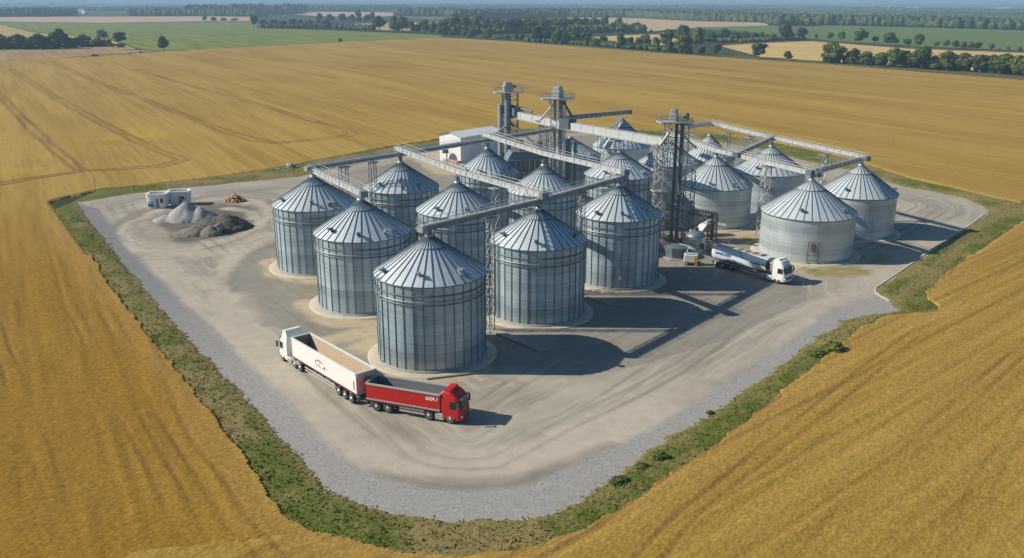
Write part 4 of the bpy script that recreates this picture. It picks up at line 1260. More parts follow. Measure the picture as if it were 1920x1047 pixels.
def cab(root, x0, paint, roofx=0.0, visor=True, H=3.55, logo=None):
    """cab-over tractor cab, back wall at x0, facing +x"""
    lv = [(.45, .0, 2.22, 1.18), (.75, .0, 2.30, 1.23), (1.45, .0, 2.30, 1.24), (1.75, .02, 2.24, 1.24), (2.72, .05, 1.98, 1.20), (2.95, .05, 1.86, 1.17), (H - .22, .05, 1.45, 1.10), (H - .04, .15, 1.10, .98)]
    def ring(z, xb, xf, hw):
        c = .26
        return [(x0 + xb, -hw, z), (x0 + xf - .42, -hw, z), (x0 + xf - .12, -hw + c * .55, z), (x0 + xf, -hw + c * 1.9, z), (x0 + xf, hw - c * 1.9, z), (x0 + xf - .12, hw - c * .55, z), (x0 + xf - .42, hw, z), (x0 + xb, hw, z)]
    n = 8; b = MB(); V = [p for l in lv for p in ring(*l)]
    b.add(V, [(l * n + i, l * n + (i + 1) % n, (l + 1) * n + (i + 1) % n, (l + 1) * n + i) for l in range(len(lv) - 1) for i in range(n)], 0, .5, False)
    b.add(V[-n:], [tuple(range(n))], 0, .5); b.add(V[:n], [tuple(range(n - 1, -1, -1))], 0, .5)
    cb = b.build("cab", paint, root)
    bv = cb.modifiers.new("soft_edges", "BEVEL"); bv.width = .07; bv.segments = 2; bv.limit_method = "ANGLE"; bv.angle_limit = R_(18)
    # windscreen: a band proud of the front faces between two levels
    def band(z0, z1, i0, i1, out):
        def L(z):
            for a, c in zip(lv, lv[1:]):
                if a[0] <= z <= c[0]:
                    k = (z - a[0]) / (c[0] - a[0]); return ring(z, *[a[j] + (c[j] - a[j]) * k for j in (1, 2, 3)])
        r0, r1 = L(z0), L(z1); V = []
        for r in (r0, r1):
            for i in range(i0, i1 + 1):
                p = Vector(r[i]); q = Vector((x0 + 1.0, 0, p.z)); d = (p - q); d.z = 0
                V.append(p + d.normalized() * out)
        m = i1 - i0 + 1; o = MB()
        W2 = V + [v - (v - Vector((x0 + 1.0, 0, v.z))).normalized() * .06 for v in V]
        o.add(W2, [(i, i + 1, m + i + 1, m + i) for i in range(m - 1)] + [(2 * m + i, i, m + i, 3 * m + i) for i in (0,)] + [(m - 1, 3 * m - 1, 4 * m - 1, 2 * m - 1)] + [(2 * m + i, 2 * m + i + 1, i + 1, i) for i in range(m - 1)] + [(m + i, m + i + 1, 3 * m + i + 1, 3 * m + i) for i in range(m - 1)], 0, .5)
        return o
    band(1.72, 2.66, 2, 5, .035).build("windscreen", M_glass, cb)
    band(.80, 1.18, 3, 4, .03).build("grille", M_dark, cb)
    band(.46, .70, 2, 5, .05).build("bumper", paint if paint is not M_red else M_red, cb)
    if visor:
        b = MB(); b.beam((x0 + 2.12, -1.05, 2.80), (x0 + 2.12, 1.05, 2.80), .30, .14); b.build("sun_visor", M_dark, cb)
    for s in (-1, 1):
        b = MB(); V = [(x0 + .95, s * 1.255, 1.70), (x0 + 1.72, s * 1.255, 1.70), (x0 + 1.66, s * 1.235, 2.50), (x0 + 1.0, s * 1.235, 2.50)]
        b.add(V + [(x, y - s * .05, z) for x, y, z in V], [(0, 1, 2, 3), (4, 5, 1, 0), (5, 6, 2, 1), (6, 7, 3, 2), (7, 4, 0, 3)]); b.build("side_window", M_glass, cb)
        b = MB(); b.box((x0 + 2.02, s * 1.47, 2.15), (.18, .24, .72), 0, bev=.04); b.beam((x0 + 1.86, s * 1.2, 2.45), (x0 + 2.0, s * 1.47, 2.45), .06); b.build("mirror", M_dark, cb)
        b = MB(); b.box((x0 + 2.22, s * .93, .93), (.18, .36, .2), s * -.35); b.build("headlight", M_lamp, cb)
        b = MB(); b.box((x0 + .86, s * 1.25, 1.35), (.22, .05, .06)); b.build("door_handle", M_dark, cb)
        b = MB(); arc = []
        for i in range(9):
            a = math.pi * i / 8; arc.append((x0 + 1.05 + .66 * math.cos(a), .50 + .66 * math.sin(a)))
        for p, q in zip(arc, arc[1:]): b.beam((p[0], s * 1.07, p[1]), (q[0], s * 1.07, q[1]), .42, .06, up=(0, s, 0))
        b.build("wheel_arch", M_grey if paint is M_red else paint, cb)
    b = MB(); b.box((x0 + .8, .1, H + .0), (.22, .22, .12)); b.build("roof_beacon", M_dark, cb)
    # roof fairing towards the load
    b = MB(); b.prism([(x0 - .05, 2.85), (x0 + 1.2, 2.85), (x0 + .95, H + .12), (x0 + .2, H + .05)], -.98, .98); b.build("roof_fairing", paint, cb)
    return cb


def chassis(root, x0, x1, z=.82):
    b = MB()
    for s in (-.42, .42): b.beam((x0, s, z), (x1, s, z), .12, .30)
    n = int((x1 - x0) / 1.4)
    for i in range(n + 1):
        x = x0 + (x1 - x0) * i / n; b.beam((x, -.42, z), (x, .42, z), .12, .2)
    b.build("chassis", M_dark, root)


def tipper_body(root, x0, x1, z0, z1, outer, inner_l, inner_r, rim, hw=1.26, floor=None, sub="tipper_body"):
    b = MB(); t = .09
    mats = [outer, inner_l, inner_r, rim, floor or inner_l]
    b.add([(x0, -hw, z0), (x1, -hw, z0), (x1, -hw, z1), (x0, -hw, z1)], [(0, 1, 2, 3)], 0)
    b.add([(x0, hw, z0), (x1, hw, z0), (x1, hw, z1), (x0, hw, z1)], [(3, 2, 1, 0)], 0)
    b.add([(x0, -hw, z0), (x0, hw, z0), (x0, hw, z1), (x0, -hw, z1)], [(3, 2, 1, 0)], 0)
    b.add([(x1, -hw, z0), (x1, hw, z0), (x1, hw, z1), (x1, -hw, z1)], [(0, 1, 2, 3)], 0)
    b.add([(x0, -hw, z0), (x1, -hw, z0), (x1, hw, z0), (x0, hw, z0)], [(3, 2, 1, 0)], 0)
    h2 = hw - t; a0, a1 = x0 + t, x1 - t; zf = z0 + .15
    k = .93                                                    # inner walls slope in to the floor
    b.add([(a0, -h2, z1), (a1, -h2, z1), (a1, -h2 * k, zf), (a0, -h2 * k, zf)], [(0, 1, 2, 3)], 1)
    b.add([(a0, h2, z1), (a1, h2, z1), (a1, h2 * k, zf), (a0, h2 * k, zf)], [(3, 2, 1, 0)], 2)
    b.add([(a0, -h2, z1), (a0, h2, z1), (a0, h2 * k, zf), (a0, -h2 * k, zf)], [(3, 2, 1, 0)], 4)
    b.add([(a1, -h2, z1), (a1, h2, z1), (a1, h2 * k, zf), (a1, -h2 * k, zf)], [(0, 1, 2, 3)], 4)
    b.add([(a0, -h2 * k, zf), (a1, -h2 * k, zf), (a1, h2 * k, zf), (a0, h2 * k, zf)], [(0, 1, 2, 3)], 4)
    body = b.build(sub, mats, root, fix=False)
    b = MB()
    for s in (-1, 1): b.beam((x0 - .03, s * (hw - .03), z1 + .03), (x1 + .03, s * (hw - .03), z1 + .03), .20, .16)
    for x in (x0, x1): b.beam((x, -hw, z1 + .034), (x, hw, z1 + .034), .16, .15)
    b.build("top_rail", rim, body)
    return body


# red tipper lorry -------------------------------------------------
pr, pf = at(707, 772), at(845, 796)
d = (pf - pr); ang = math.atan2(d.y, d.x); side = Vector((d.y, -d.x, 0)).normalized() * 1.15
o = pr - side
t = empty("tipper_truck", (o.x, o.y, .05), ang, "red tipper truck with empty grey load box, heading right in front of the nearest silo", "truck")
WB = d.length
chassis(t, -1.2, WB + 1.1)
wheels(t, (0, 1.38), dual=True); wheels(t, (WB - 2.45, WB))
bx1 = WB - 1.15
body = tipper_body(t, -1.15, bx1, 1.40, 3.05, M_red, M_inner, M_inner, M_grey, floor=M_inner)
b = MB(); b.beam((-1.2, -1.285, 1.36), (bx1, -1.285, 1.36), .05, .18); b.beam((-1.2, 1.285, 1.36), (bx1, 1.285, 1.36), .05, .18); b.build("lower_rail", M_alu, body)
b = MB()
for i in range(22): b.box((-1.0 + i * (bx1 + .8) / 22, -1.29, 1.2), (.22, .05, .2))
b.beam((-1.2, -1.285, 1.27), (bx1, -1.285, 1.27), .04, .08); b.build("tarp_hook", M_maroon, body)
text(body, "aldA", (bx1 - 1.05, -1.275, 2.55), (math.pi / 2, 0, 0), .62, M_whitet)
text(body, "7", (bx1 - .28, -1.275, 2.58), (math.pi / 2, 0, 0), .4, M_whitet)
b = MB(); b.beam((bx1 - .42, -1.275, 2.3), (bx1 - .2, -1.275, 2.38), .02, .08); b.build("mark", simple("orange_mark", (.6, .2, .03), .5), body)
b = MB(); b.box((bx1 + .16, 0, 2.0), (.28, 2.4, 1.7)); b.build("headboard", M_maroon, t)
cab(t, WB - 1.0, M_red)
for s in (-1, 1):
    b = MB(); b.beam((2.7, s * 1.14, .95), (5.6, s * 1.14, .95), .06, .22); b.beam((2.7, s * 1.14, .6), (5.6, s * 1.14, .6), .06, .22); b.build("side_guard", M_alu, t)
    b = MB(); b.box((WB - 1.22 - .05, s * 1.0, .68), (1.0, .5, .72), 0, bev=.08); b.build("fuel_tank", M_alu, t)
    b = MB()
    for xx in (0, 1.38):
        arc = [(xx + .66 * math.cos(math.pi * i / 8), .52 + .62 * math.sin(math.pi * i / 8)) for i in range(9)]
        for p, q in zip(arc, arc[1:]): b.beam((p[0], s * 1.02, p[1]), (q[0], s * 1.02, q[1]), .6, .04, up=(0, s, 0))
    b.build("mudguard", M_dark, t)
b = MB(); b.box((-1.15, 0, .75), (.12, 2.3, .3)); b.build("rear_bumper", M_dark, t)

# white tractor with long tipper trailer ----------------------------
pf, pr = at(532, 678), at(660, 757)
d = (pf - pr); ang = math.atan2(d.y, d.x); side = Vector((-d.y, d.x, 0)).normalized() * 1.15
o = pr - side
t = empty("articulated_truck", (o.x, o.y, .05), ang, "white truck with long open white trailer, heading left behind the red truck's tail", "truck")
WB = d.length
chassis(t, -1.0, WB - 4.6); chassis(t, WB - 5.2, WB + 1.1, .9)
wheels(t, (0, 1.35, 2.7)); wheels(t, (WB - 3.0, WB - 4.3), dual=True); wheels(t, (WB,))
bx0, bx1 = -1.3, WB - 2.75
body = tipper_body(t, bx0, bx1, 1.48, 3.78, M_wpaint, M_inner2, M_inner, M_wpaint, floor=M_inner, sub="trailer_body")
b = MB()
for s in (-1, 1): b.beam((bx0, s * 1.285, 1.46), (bx1, s * 1.285, 1.46), .05, .16)
b.build("lower_stripe", M_maroon, body)
b = MB()
for i in range(9): b.beam((bx0 - .05, -1.15 + i * .29, 1.4), (bx0 - .05, -1.15 + i * .29, 3.65), .08, .06)
b.add([(bx0 - .03, -1.25, 1.35), (bx0 - .03, 1.25, 1.35), (bx0 - .03, 1.25, 3.7), (bx0 - .03, -1.25, 3.7)], [(0, 1, 2, 3)]); b.build("tail_door", M_alu, body)
text(body, "C", (bx0 - .10, .0, 2.75), (math.pi / 2, 0, -math.pi / 2), 1.1, M_redt); text(body, "L", (bx0 - .10, .05, 2.0), (math.pi / 2, 0, -math.pi / 2), .7, M_redt)
mx = (bx0 + bx1) / 2 + .6
b = MB(); arc = [(mx + 1.0 * math.cos(a), 2.58 + .42 * math.sin(a)) for a in np.linspace(-2.5, 1.9, 22)]
for p, q in zip(arc, arc[1:]): b.beam((p[0], 1.275, p[1]), (q[0], 1.275, q[1]), .02, .07, up=(0, 1, 0))
b.build("emblem", M_inkt, body)
b = MB(); b.beam((mx + .7, 1.278, 2.86), (mx - .7, 1.278, 2.80), .03, .10); b.build("emblem", M_redt, body)
text(body, "A", (mx - 1.05, 1.28, 2.32), (math.pi / 2, 0, math.pi), .62, M_redt); text(body, "L", (mx + .1, 1.28, 2.45), (math.pi / 2, 0, math.pi), .4, M_inkt)
b = MB(); b.beam((bx0 + .45, 1.278, 1.9), (bx0 + .45, 1.278, 2.9), .12, .03); b.build("side_mark", M_redt, body)
cab(t, WB - 1.25, M_wpaint, H=3.7)
b = MB(); b.prism([(WB - 1.25, 3.3), (WB + .1, 3.3), (WB - .1, 4.05), (WB - .85, 4.15)], -1.05, 1.05); b.build("wind_deflector", M_wpaint, t)
for s in (-1, 1):
    b = MB(); b.beam((3.6, s * 1.1, .9), (WB - 5.4, s * 1.1, .9), .06, .16); b.beam((3.6, s * 1.1, .55), (WB - 5.4, s * 1.1, .55), .06, .14); b.build("side_guard", M_pale, t)
    b = MB(); b.box((WB - 1.7, s * .98, .7), (1.1, .5, .6), 0, bev=.08); b.build("fuel_tank", M_alu, t)
    for xx in (5.0, 6.6, 8.2):
        b = MB(); b.box((xx, s * .9, 1.0), (.7, .4, .36)); b.build("locker", M_dark, t)
    b = MB(); b.beam((WB - 4.6, s * 1.28, 1.02), (WB - 1.1, s * .9, 1.02), .5, .06); b.build("fender", M_grey, t)
b = MB(); b.box((bx0 + .1, 0, .75), (.14, 2.3, .28)); b.beam((bx0, -.5, .6), (bx0 - .5, -.5, .5), .12); b.beam((bx0, .6, .7), (bx0 - .4, .6, .6), .12); b.build("rear_bumper", M_dark, t)

# tanker --------------------------------------------------------------
pr, pf = at(1341, 501), at(1457, 533)
d = (pf - pr); ang = math.atan2(d.y, d.x); side = Vector((d.y, -d.x, 0)).normalized() * 1.15
o = pr - side
t = empty("tanker_truck", (o.x, o.y, .05), ang, "white tanker truck with blue lettering beside the front tower and the widest low silo", "truck")
WB = d.length


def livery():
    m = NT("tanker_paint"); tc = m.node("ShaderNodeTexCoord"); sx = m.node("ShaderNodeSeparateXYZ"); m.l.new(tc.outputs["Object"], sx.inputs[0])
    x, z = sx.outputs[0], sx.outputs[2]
    edge = m.math("ADD", m.math("MULTIPLY", z, -1.6), 9.9)                      # slanted end of the tail, where the silo's shadow is painted in grey-blue
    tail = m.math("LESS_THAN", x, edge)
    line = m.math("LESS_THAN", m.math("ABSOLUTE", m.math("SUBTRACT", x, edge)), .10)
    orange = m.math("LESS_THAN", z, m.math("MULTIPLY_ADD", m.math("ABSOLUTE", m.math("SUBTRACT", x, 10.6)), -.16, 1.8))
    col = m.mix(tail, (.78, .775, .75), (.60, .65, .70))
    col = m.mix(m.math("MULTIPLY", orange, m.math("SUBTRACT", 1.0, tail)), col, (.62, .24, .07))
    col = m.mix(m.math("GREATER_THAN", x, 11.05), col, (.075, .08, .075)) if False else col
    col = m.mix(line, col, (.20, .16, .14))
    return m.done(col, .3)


chassis(t, -1.0, WB + 1.0)
wheels(t, (0, 1.5), dual=True); wheels(t, (WB,)); wheels(t, (3.1,), track=.9)
tx0, tx1 = -1.0, WB - 1.35
prof = [(.0, .0), (.55, .02), (1.0, .12), (1.19, .35), (1.22, .6)]
b = MB(); n = 28; NX = 14; V = []
def sec(u):
    a = 2 * math.pi * u / n; ca, sa = math.cos(a), math.sin(a)
    return (math.copysign(abs(ca) ** .8, ca) * 1.24, 2.30 + math.copysign(abs(sa) ** .8, sa) * 1.18)
xsr = [(tx0, .80), (tx0 + .08, .93), (tx0 + .25, 1.0)] + [(tx0 + .25 + (tx1 - tx0 - .5) * i / NX, 1.0) for i in range(1, NX + 1)] + [(tx1 - .08, .95), (tx1, .82)]
for x, k in xsr:
    for i in range(n):
        y, z = sec(i); V.append((x, y * k, 2.30 + (z - 2.30) * k))
b.add(V, [(l * n + i, l * n + (i + 1) % n, (l + 1) * n + (i + 1) % n, (l + 1) * n + i) for l in range(len(xsr) - 1) for i in range(n)], 0, .5, True)
b.add(V[:n], [tuple(range(n))], 0); b.add(V[-n:], [tuple(range(n - 1, -1, -1))], 0)
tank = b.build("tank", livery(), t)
b = MB(); V = [(x, y * 1.012, 2.30 + (z - 2.30) * 1.012) for x in (tx1 - .95, tx1 - .18) for y, z in [sec(i) for i in range(n)]]
b.add(V, [(i, (i + 1) % n, n + (i + 1) % n, n + i) for i in range(n)], 0, .5, True); b.build("dark_band", simple("dark_band_paint", (.07, .075, .07), .4), tank)
b = MB(); b.box((tx0 + 1.9, .1, 3.50), (3.0, .95, .07)); b.build("roof_mat", simple("olive_mat", (.10, .105, .085), .8), tank)
b = MB()
for s in (-.62, .82): b.beam((tx0 + .4, s, 3.48), (tx1 - .9, s, 3.48), .07, .14)
b.build("roof_rail", M_pale, tank)
for i in range(4):
    x = tx0 + 4.3 + i * 1.45
    b = MB(); b.box((x, .1, 3.52), (1.15, 1.15, .16), 0, bev=.06); h_ = b.build("hatch", simple("dusty_hatch", (.46, .38, .32), .7), tank)
    b = MB(); b.beam((x + .68, -.5, 3.55), (x + .68, .7, 3.55), .16, .18); b.build("hinge", M_dark, h_)
text(tank, "DANALGERD", (tx0 + 2.45, -1.262, 2.45), (math.pi / 2, 0, 0), .70, M_bluet, .25, .78)
text(tank, "LALINGRD TCIN", (tx1 - 2.35, -1.262, 2.35), (math.pi / 2, 0, 0), .34, M_inkt)
for s in (-1, 1):
    b = MB(); b.beam((tx0 + .1, s * 1.1, 1.12), (tx1 - .3, s * 1.1, 1.12), .1, .16); b.build("lower_rail", M_alu, t)
    b = MB(); b.beam((4.2, s * 1.1, .62), (WB - 3.0, s * 1.1, .62), .05, .1); b.build("side_guard", M_pale, t)
    b = MB(); b.box((WB - 1.65, s * .98, .70), (1.1, .5, .66), 0, bev=.08); b.build("fuel_tank", M_wpaint, t)
    b = MB(); b.box((WB - 3.0, s * .98, .75), (1.1, .46, .6), 0, bev=.06); b.build("battery_box", M_alu, t)
    b = MB()
    for xx in (0, 1.5):
        arc = [(xx + .68 * math.cos(math.pi * i / 8), .52 + .60 * math.sin(math.pi * i / 8)) for i in range(9)]
        for p, q in zip(arc, arc[1:]): b.beam((p[0], s * 1.02, p[1]), (q[0], s * 1.02, q[1]), .6, .04, up=(0, s, 0))
    b.build("mudguard", M_dark, t)
b = MB(); b.box((WB - 3.3, -1.05, 1.05), (.9, .3, .3)); b.build("hose_box", simple("orange_box", (.55, .16, .06), .6), t)
cab(t, WB - 1.05, M_wpaint, H=3.75)

# ------------------------------------------------------------------ trees
def leaf_material(name, dark, light):
    m = NT(name)
    oi = m.node("ShaderNodeObjectInfo")
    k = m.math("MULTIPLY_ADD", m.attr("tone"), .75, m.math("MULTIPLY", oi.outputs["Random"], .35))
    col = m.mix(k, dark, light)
    return m.done(col, .75, spec=.2)


M_leaf = [leaf_material("leaf_deep_green", (.026, .052, .014), (.120, .165, .034)), leaf_material("leaf_mid_green", (.036, .068, .014), (.165, .205, .040)),
          leaf_material("leaf_yellow_green", (.045, .068, .014), (.18, .20, .042))]
M_bark = simple("bark", (.10, .075, .05), .95, var=.35)


def crown_mesh(name, seed, H, Wd, mat, nleaf=1300, base=.16, droop=1.0):
    """leafy crown: lumps fill the inside, leaf clumps stand all over and round them"""
    rg = np.random.default_rng(seed); r2 = random.Random(seed)
    lobes = []
    n = 9
    for i in range(n):
        a = r2.uniform(0, 6.28); k = math.sqrt(r2.random()); zc = H * (base + (1 - base) * r2.uniform(.22, .80))
        spread = (1 - abs((zc / H - .5)) * 1.1) * Wd * .32
        lobes.append((k * spread * math.cos(a), k * spread * math.sin(a), zc, Wd * r2.uniform(.19, .30), H * r2.uniform(.13, .20)))
    lobes.append((0, 0, H * .55, Wd * .34, H * .30)); lobes.append((r2.uniform(-.1, .1) * Wd, 0, H * .83, Wd * .19, H * .15))
    V = []; Fq = []; T = []
    per = nleaf // len(lobes)
    for (cx, cy, cz, rr, rz) in lobes:
        u = rg.uniform(-1, 1, per); a = rg.uniform(0, 6.283, per); q = np.sqrt(1 - u * u)
        nrm = np.stack([q * np.cos(a), q * np.sin(a), u], 1)
        rad = rg.uniform(.72, 1.12, per)[:, None]
        c = np.array([cx, cy, cz]) + nrm * np.array([rr, rr, rz]) * rad
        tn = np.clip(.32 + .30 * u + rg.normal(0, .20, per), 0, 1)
        s = rg.uniform(.035, .075, per) * Wd
        d1 = np.cross(nrm, rg.normal(0, 1, (per, 3))); d1 /= np.linalg.norm(d1, axis=1)[:, None] + 1e-9
        d2 = np.cross(nrm + rg.normal(0, .55, (per, 3)), d1); d2 /= np.linalg.norm(d2, axis=1)[:, None] + 1e-9
        for k_ in range(per):
            b = len(V); p = c[k_]
            V += [tuple(p - d1[k_] * s[k_]), tuple(p + d2[k_] * s[k_] * .7), tuple(p + d1[k_] * s[k_]), tuple(p - d2[k_] * s[k_] * .7)]
            Fq.append((b, b + 1, b + 2, b + 3)); T.append(float(tn[k_]))
        # inner lump
        b = len(V); m_, l_ = 8, 5
        for l in range(l_ + 1):
            ph = math.pi * l / l_
            for i in range(m_):
                t = 2 * math.pi * i / m_; k2 = .82 + r2.uniform(-.12, .08)
                V.append((cx + rr * k2 * math.sin(ph) * math.cos(t), cy + rr * k2 * math.sin(ph) * math.sin(t), cz + rz * k2 * math.cos(ph)))
        for l in range(l_):
            for i in range(m_):
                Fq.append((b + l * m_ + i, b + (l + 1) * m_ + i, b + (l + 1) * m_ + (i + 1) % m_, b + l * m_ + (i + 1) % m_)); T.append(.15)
    return np_mesh(name, V, Fq, [mat], {"tone": ("FACE", T)})


def trunk_mesh(name, H, seed):
    b = MB(); r2 = random.Random(seed); b.tube((0, 0, -.2), (0, 0, H * .5), H * .028, 8, H * .016)
    for i in range(4):
        a = 6.28 * i / 4 + r2.random(); b.tube((0, 0, H * (.22 + .05 * i)), (H * .16 * math.cos(a), H * .16 * math.sin(a), H * (.48 + .06 * i)), H * .013, 6, H * .006)
    o = b.build(name, M_bark); me = o.data; bpy.data.objects.remove(o); return me


KINDS = []                                                     # prototype crowns, all 10 m high
for i in range(7):
    wd = [8.6, 9.8, 7.4, 11.5, 6.2, 9.0, 8.2][i]
    KINDS.append((crown_mesh("crown", 100 + i, 10, wd, M_leaf[[0, 1, 0, 1, 2, 0, 1][i]], 1500, .10), trunk_mesh("trunk", 10, i), wd))
BUSH = [(crown_mesh("crown", 140 + i, 10, 13, M_leaf[[0, 1, 2][i]], 900, -.05), None, 13) for i in range(3)]
ORD = ["first", "second", "third", "fourth", "fifth", "sixth", "seventh", "eighth", "ninth", "tenth", "eleventh", "twelfth", "thirteenth", "fourteenth", "fifteenth", "sixteenth", "seventeenth", "eighteenth",
       "nineteenth", "twentieth", "twenty-first", "twenty-second", "twenty-third", "twenty-fourth", "twenty-fifth", "twenty-sixth", "twenty-seventh", "twenty-eighth", "twenty-ninth", "thirtieth", "thirty-first", "thirty-second", "thirty-third", "thirty-fourth"]


def plant(px, py, hpx, wpx, label, group, seed):
    r2 = random.Random(seed)
    p = at(px, py); dep = p.y * CT + CH * ST
    h = hpx * dep / F / math.cos(TH) * 1.02; w = (wpx or hpx * 1.05) * 1.15 * dep / F
    bush = h < 4.2
    kind = r2.choice(BUSH[1:]) if bush else KINDS[r2.randrange(len(KINDS))]
    t = empty("bush" if bush else "tree", p, r2.uniform(0, 6.28), label, "bush" if bush else "tree", group)
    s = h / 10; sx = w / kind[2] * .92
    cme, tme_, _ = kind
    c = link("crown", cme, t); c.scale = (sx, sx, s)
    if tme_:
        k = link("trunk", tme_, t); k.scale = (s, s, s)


def hedge(rows, where, group, base_seed):
    """rows: (x, y, height px[, width px]) read off the photo, labelled by their order from the left"""
    rows = sorted(rows)
    for i, r in enumerate(rows):
        hp = r[2]
        size = "tall" if hp >= 28 else ("small" if hp < 14 else "mid sized")
        plant(r[0], r[1], hp, r[3] if len(r) > 3 else None, f"{size} tree, {ORD[i]} from the left {where}", group, base_seed + i)


hedge([(1563, 120, 39, 50), (1597, 121, 28, 30), (1622, 124, 26, 30), (1650, 127, 26, 32), (1678, 128, 34, 38), (1694, 128, 30, 30), (1727, 131, 41, 50), (1748, 132, 26, 30), (1776, 134, 36, 38), (1808, 136, 34, 36), (1838, 138, 33, 34), (1860, 139, 34, 30),
       (1882, 141, 38, 44), (1906, 143, 36, 40), (1925, 145, 36, 40)], "in the near right hedge", "trees of the near right hedge", 1000)
hedge([(1448, 80, 16), (1472, 77, 30), (1502, 74, 21), (1530, 73, 8), (1556, 75, 13), (1577, 76, 16), (1612, 81, 25), (1641, 81, 12), (1669, 86, 23, 32), (1701, 86, 12, 18), (1722, 88, 22, 20), (1756, 88, 10), (1775, 89, 13), (1790, 91, 14), (1806, 92, 13), (1820, 93, 13),
       (1833, 93, 14), (1859, 94, 11), (1874, 95, 5), (1890, 95, 7), (1912, 97, 9)], "along the right hand green field", "trees along the right hand green field", 1100)
hedge([(967, 77, 13, 12), (978, 78, 14, 13), (1008, 81, 30, 26), (1026, 81, 20, 18), (1045, 84, 26, 22), (1062, 82, 20, 20), (1077, 84, 25, 26), (1099, 83, 21, 26), (1116, 88, 14, 16), (1131, 87, 20, 18), (1165, 93, 28, 20), (1182, 89, 18, 18), (1196, 91, 19, 20), (1210, 90, 24, 22), (1229, 91, 20, 18),
       (1249, 88, 30, 32), (1256, 99, 22, 18), (1282, 102, 36, 38), (1276, 82, 32, 34), (1306, 88, 34, 32), (1316, 104, 16, 18), (1342, 103, 20, 22), (1330, 84, 22, 24), (1423, 111, 28, 30), (1476, 114, 17, 18)],
      "along the far wheat edge", "trees along the far wheat edge", 1200)
hedge([(1000, 62, 28, 30), (1018, 64, 30, 34), (1040, 62, 27, 34), (1057, 60, 24, 28), (1080, 60, 25, 32), (1095, 60, 24, 26), (1112, 60, 26, 26), (1122, 58, 20, 22), (1134, 53, 22, 16), (1160, 55, 20, 18), (1148, 60, 16, 20), (1165, 62, 16, 22), (1194, 60, 17, 20), (1180, 61, 10, 14), (1221, 62, 6, 6)],
      "in the wood behind the wheat", "trees of the middle wood", 1300)
hedge([(1358, 77, 22, 24), (1340, 78, 14, 18), (1376, 78, 16, 22), (1396, 78, 18, 18), (1384, 77, 15, 14), (1415, 76, 14, 16), (1428, 76, 15, 16), (1437, 77, 12, 14)], "behind the two lone trees in the pale strip", "trees behind the pale strip", 1350)
hedge([(495, 51, 13, 16), (514, 52, 14, 16), (530, 52, 13, 18), (548, 52, 15, 18), (562, 52, 14, 16), (580, 52, 13, 16), (596, 53, 14, 16), (612, 54, 15, 16), (600, 42, 16, 14), (620, 42, 14, 16), (643, 43, 16, 18), (660, 43, 15, 16), (673, 44, 24, 14), (688, 43, 14, 14), (698, 42, 18, 16)],
      "behind the left green field", "trees behind the left green field", 1400)
hedge([(642, 57, 9, 8), (655, 58, 6), (668, 59, 6), (684, 60, 9), (698, 60, 9), (712, 58, 26, 28), (738, 61, 28, 20), (755, 61, 28, 26), (748, 62, 18, 18), (772, 63, 21, 16), (785, 63, 18, 16), (797, 63, 24, 26), (812, 65, 22, 18), (830, 66, 27, 30), (845, 68, 9, 14), (858, 66, 20, 18), (870, 70, 14, 16), (886, 73, 19, 22), (912, 74, 13, 24), (950, 76, 10, 18), (938, 75, 9, 16)],
      "above the far wheat corner", "trees above the far wheat corner", 1500)
hedge([(852, 62, 30, 30), (872, 62, 28, 34), (892, 62, 30, 34), (912, 63, 26, 32), (932, 63, 27, 34), (952, 63, 26, 34), (972, 62, 26, 34), (990, 62, 25, 30), (840, 56, 20, 24)], "in the dense dark wood", "trees of the dense dark wood", 1600)
hedge([(5, 93, 26, 28), (22, 93, 22, 26), (38, 93, 26, 30), (56, 93, 20, 26), (72, 93, 28, 30), (92, 92, 22, 28), (112, 92, 34, 34), (130, 92, 20, 28), (145, 89, 18, 22), (160, 88, 22, 26), (186, 88, 17, 22), (210, 90, 8, 18), (226, 90, 8, 22), (193, 73, 16, 22), (226, 83, 21, 24)],
      "in the left edge clump", "trees of the left clump", 1700)
plant(308, 97, 27, 21, "lone round tree where the left green field meets the wheat", None, 1801)
plant(477, 51, 21, 16, "lone tree at the far right corner of the left green field", None, 1802)
plant(638, 80, 8, 8, "tiny lone bush on the far edge of the wheat", None, 1803)
for i, (x, y, h, w) in enumerate([(178, 107, 5, 14), (244, 103, 3, 6), (263, 101, 4, 8)]):
    plant(x, y, h, w, f"low dark bush, {ORD[i]} from the left on the track beyond the wheat", "low bushes beyond the wheat", 1810 + i)
hedge([(384, 40, 9, 10), (400, 41, 8, 14), (420, 40, 6, 14), (440, 40, 5, 16)], "round the pale patch beyond the left green field", "trees round the pale patch", 1820)
for i, (x, y, h, w, lab) in enumerate([(1566, 662, 19, 48, "leafy green bush on the right verge, biggest of the verge bushes"), (1532, 670, 14, 40, "leafy green bush on the right verge, left of the biggest one"), (1236, 862, 15, 34, "green bush where the gravel meets the lower right verge"),
                                       (1206, 880, 10, 30, "low weedy bush left of the green bush on the lower right verge"), (1160, 908, 13, 44, "wide weedy bush on the bottom right verge"), (1330, 778, 8, 18, "small weed tuft at the gravel edge of the right verge")]):
    plant(x, y, h, w, lab, "bushes on the right verge", 1840 + i)

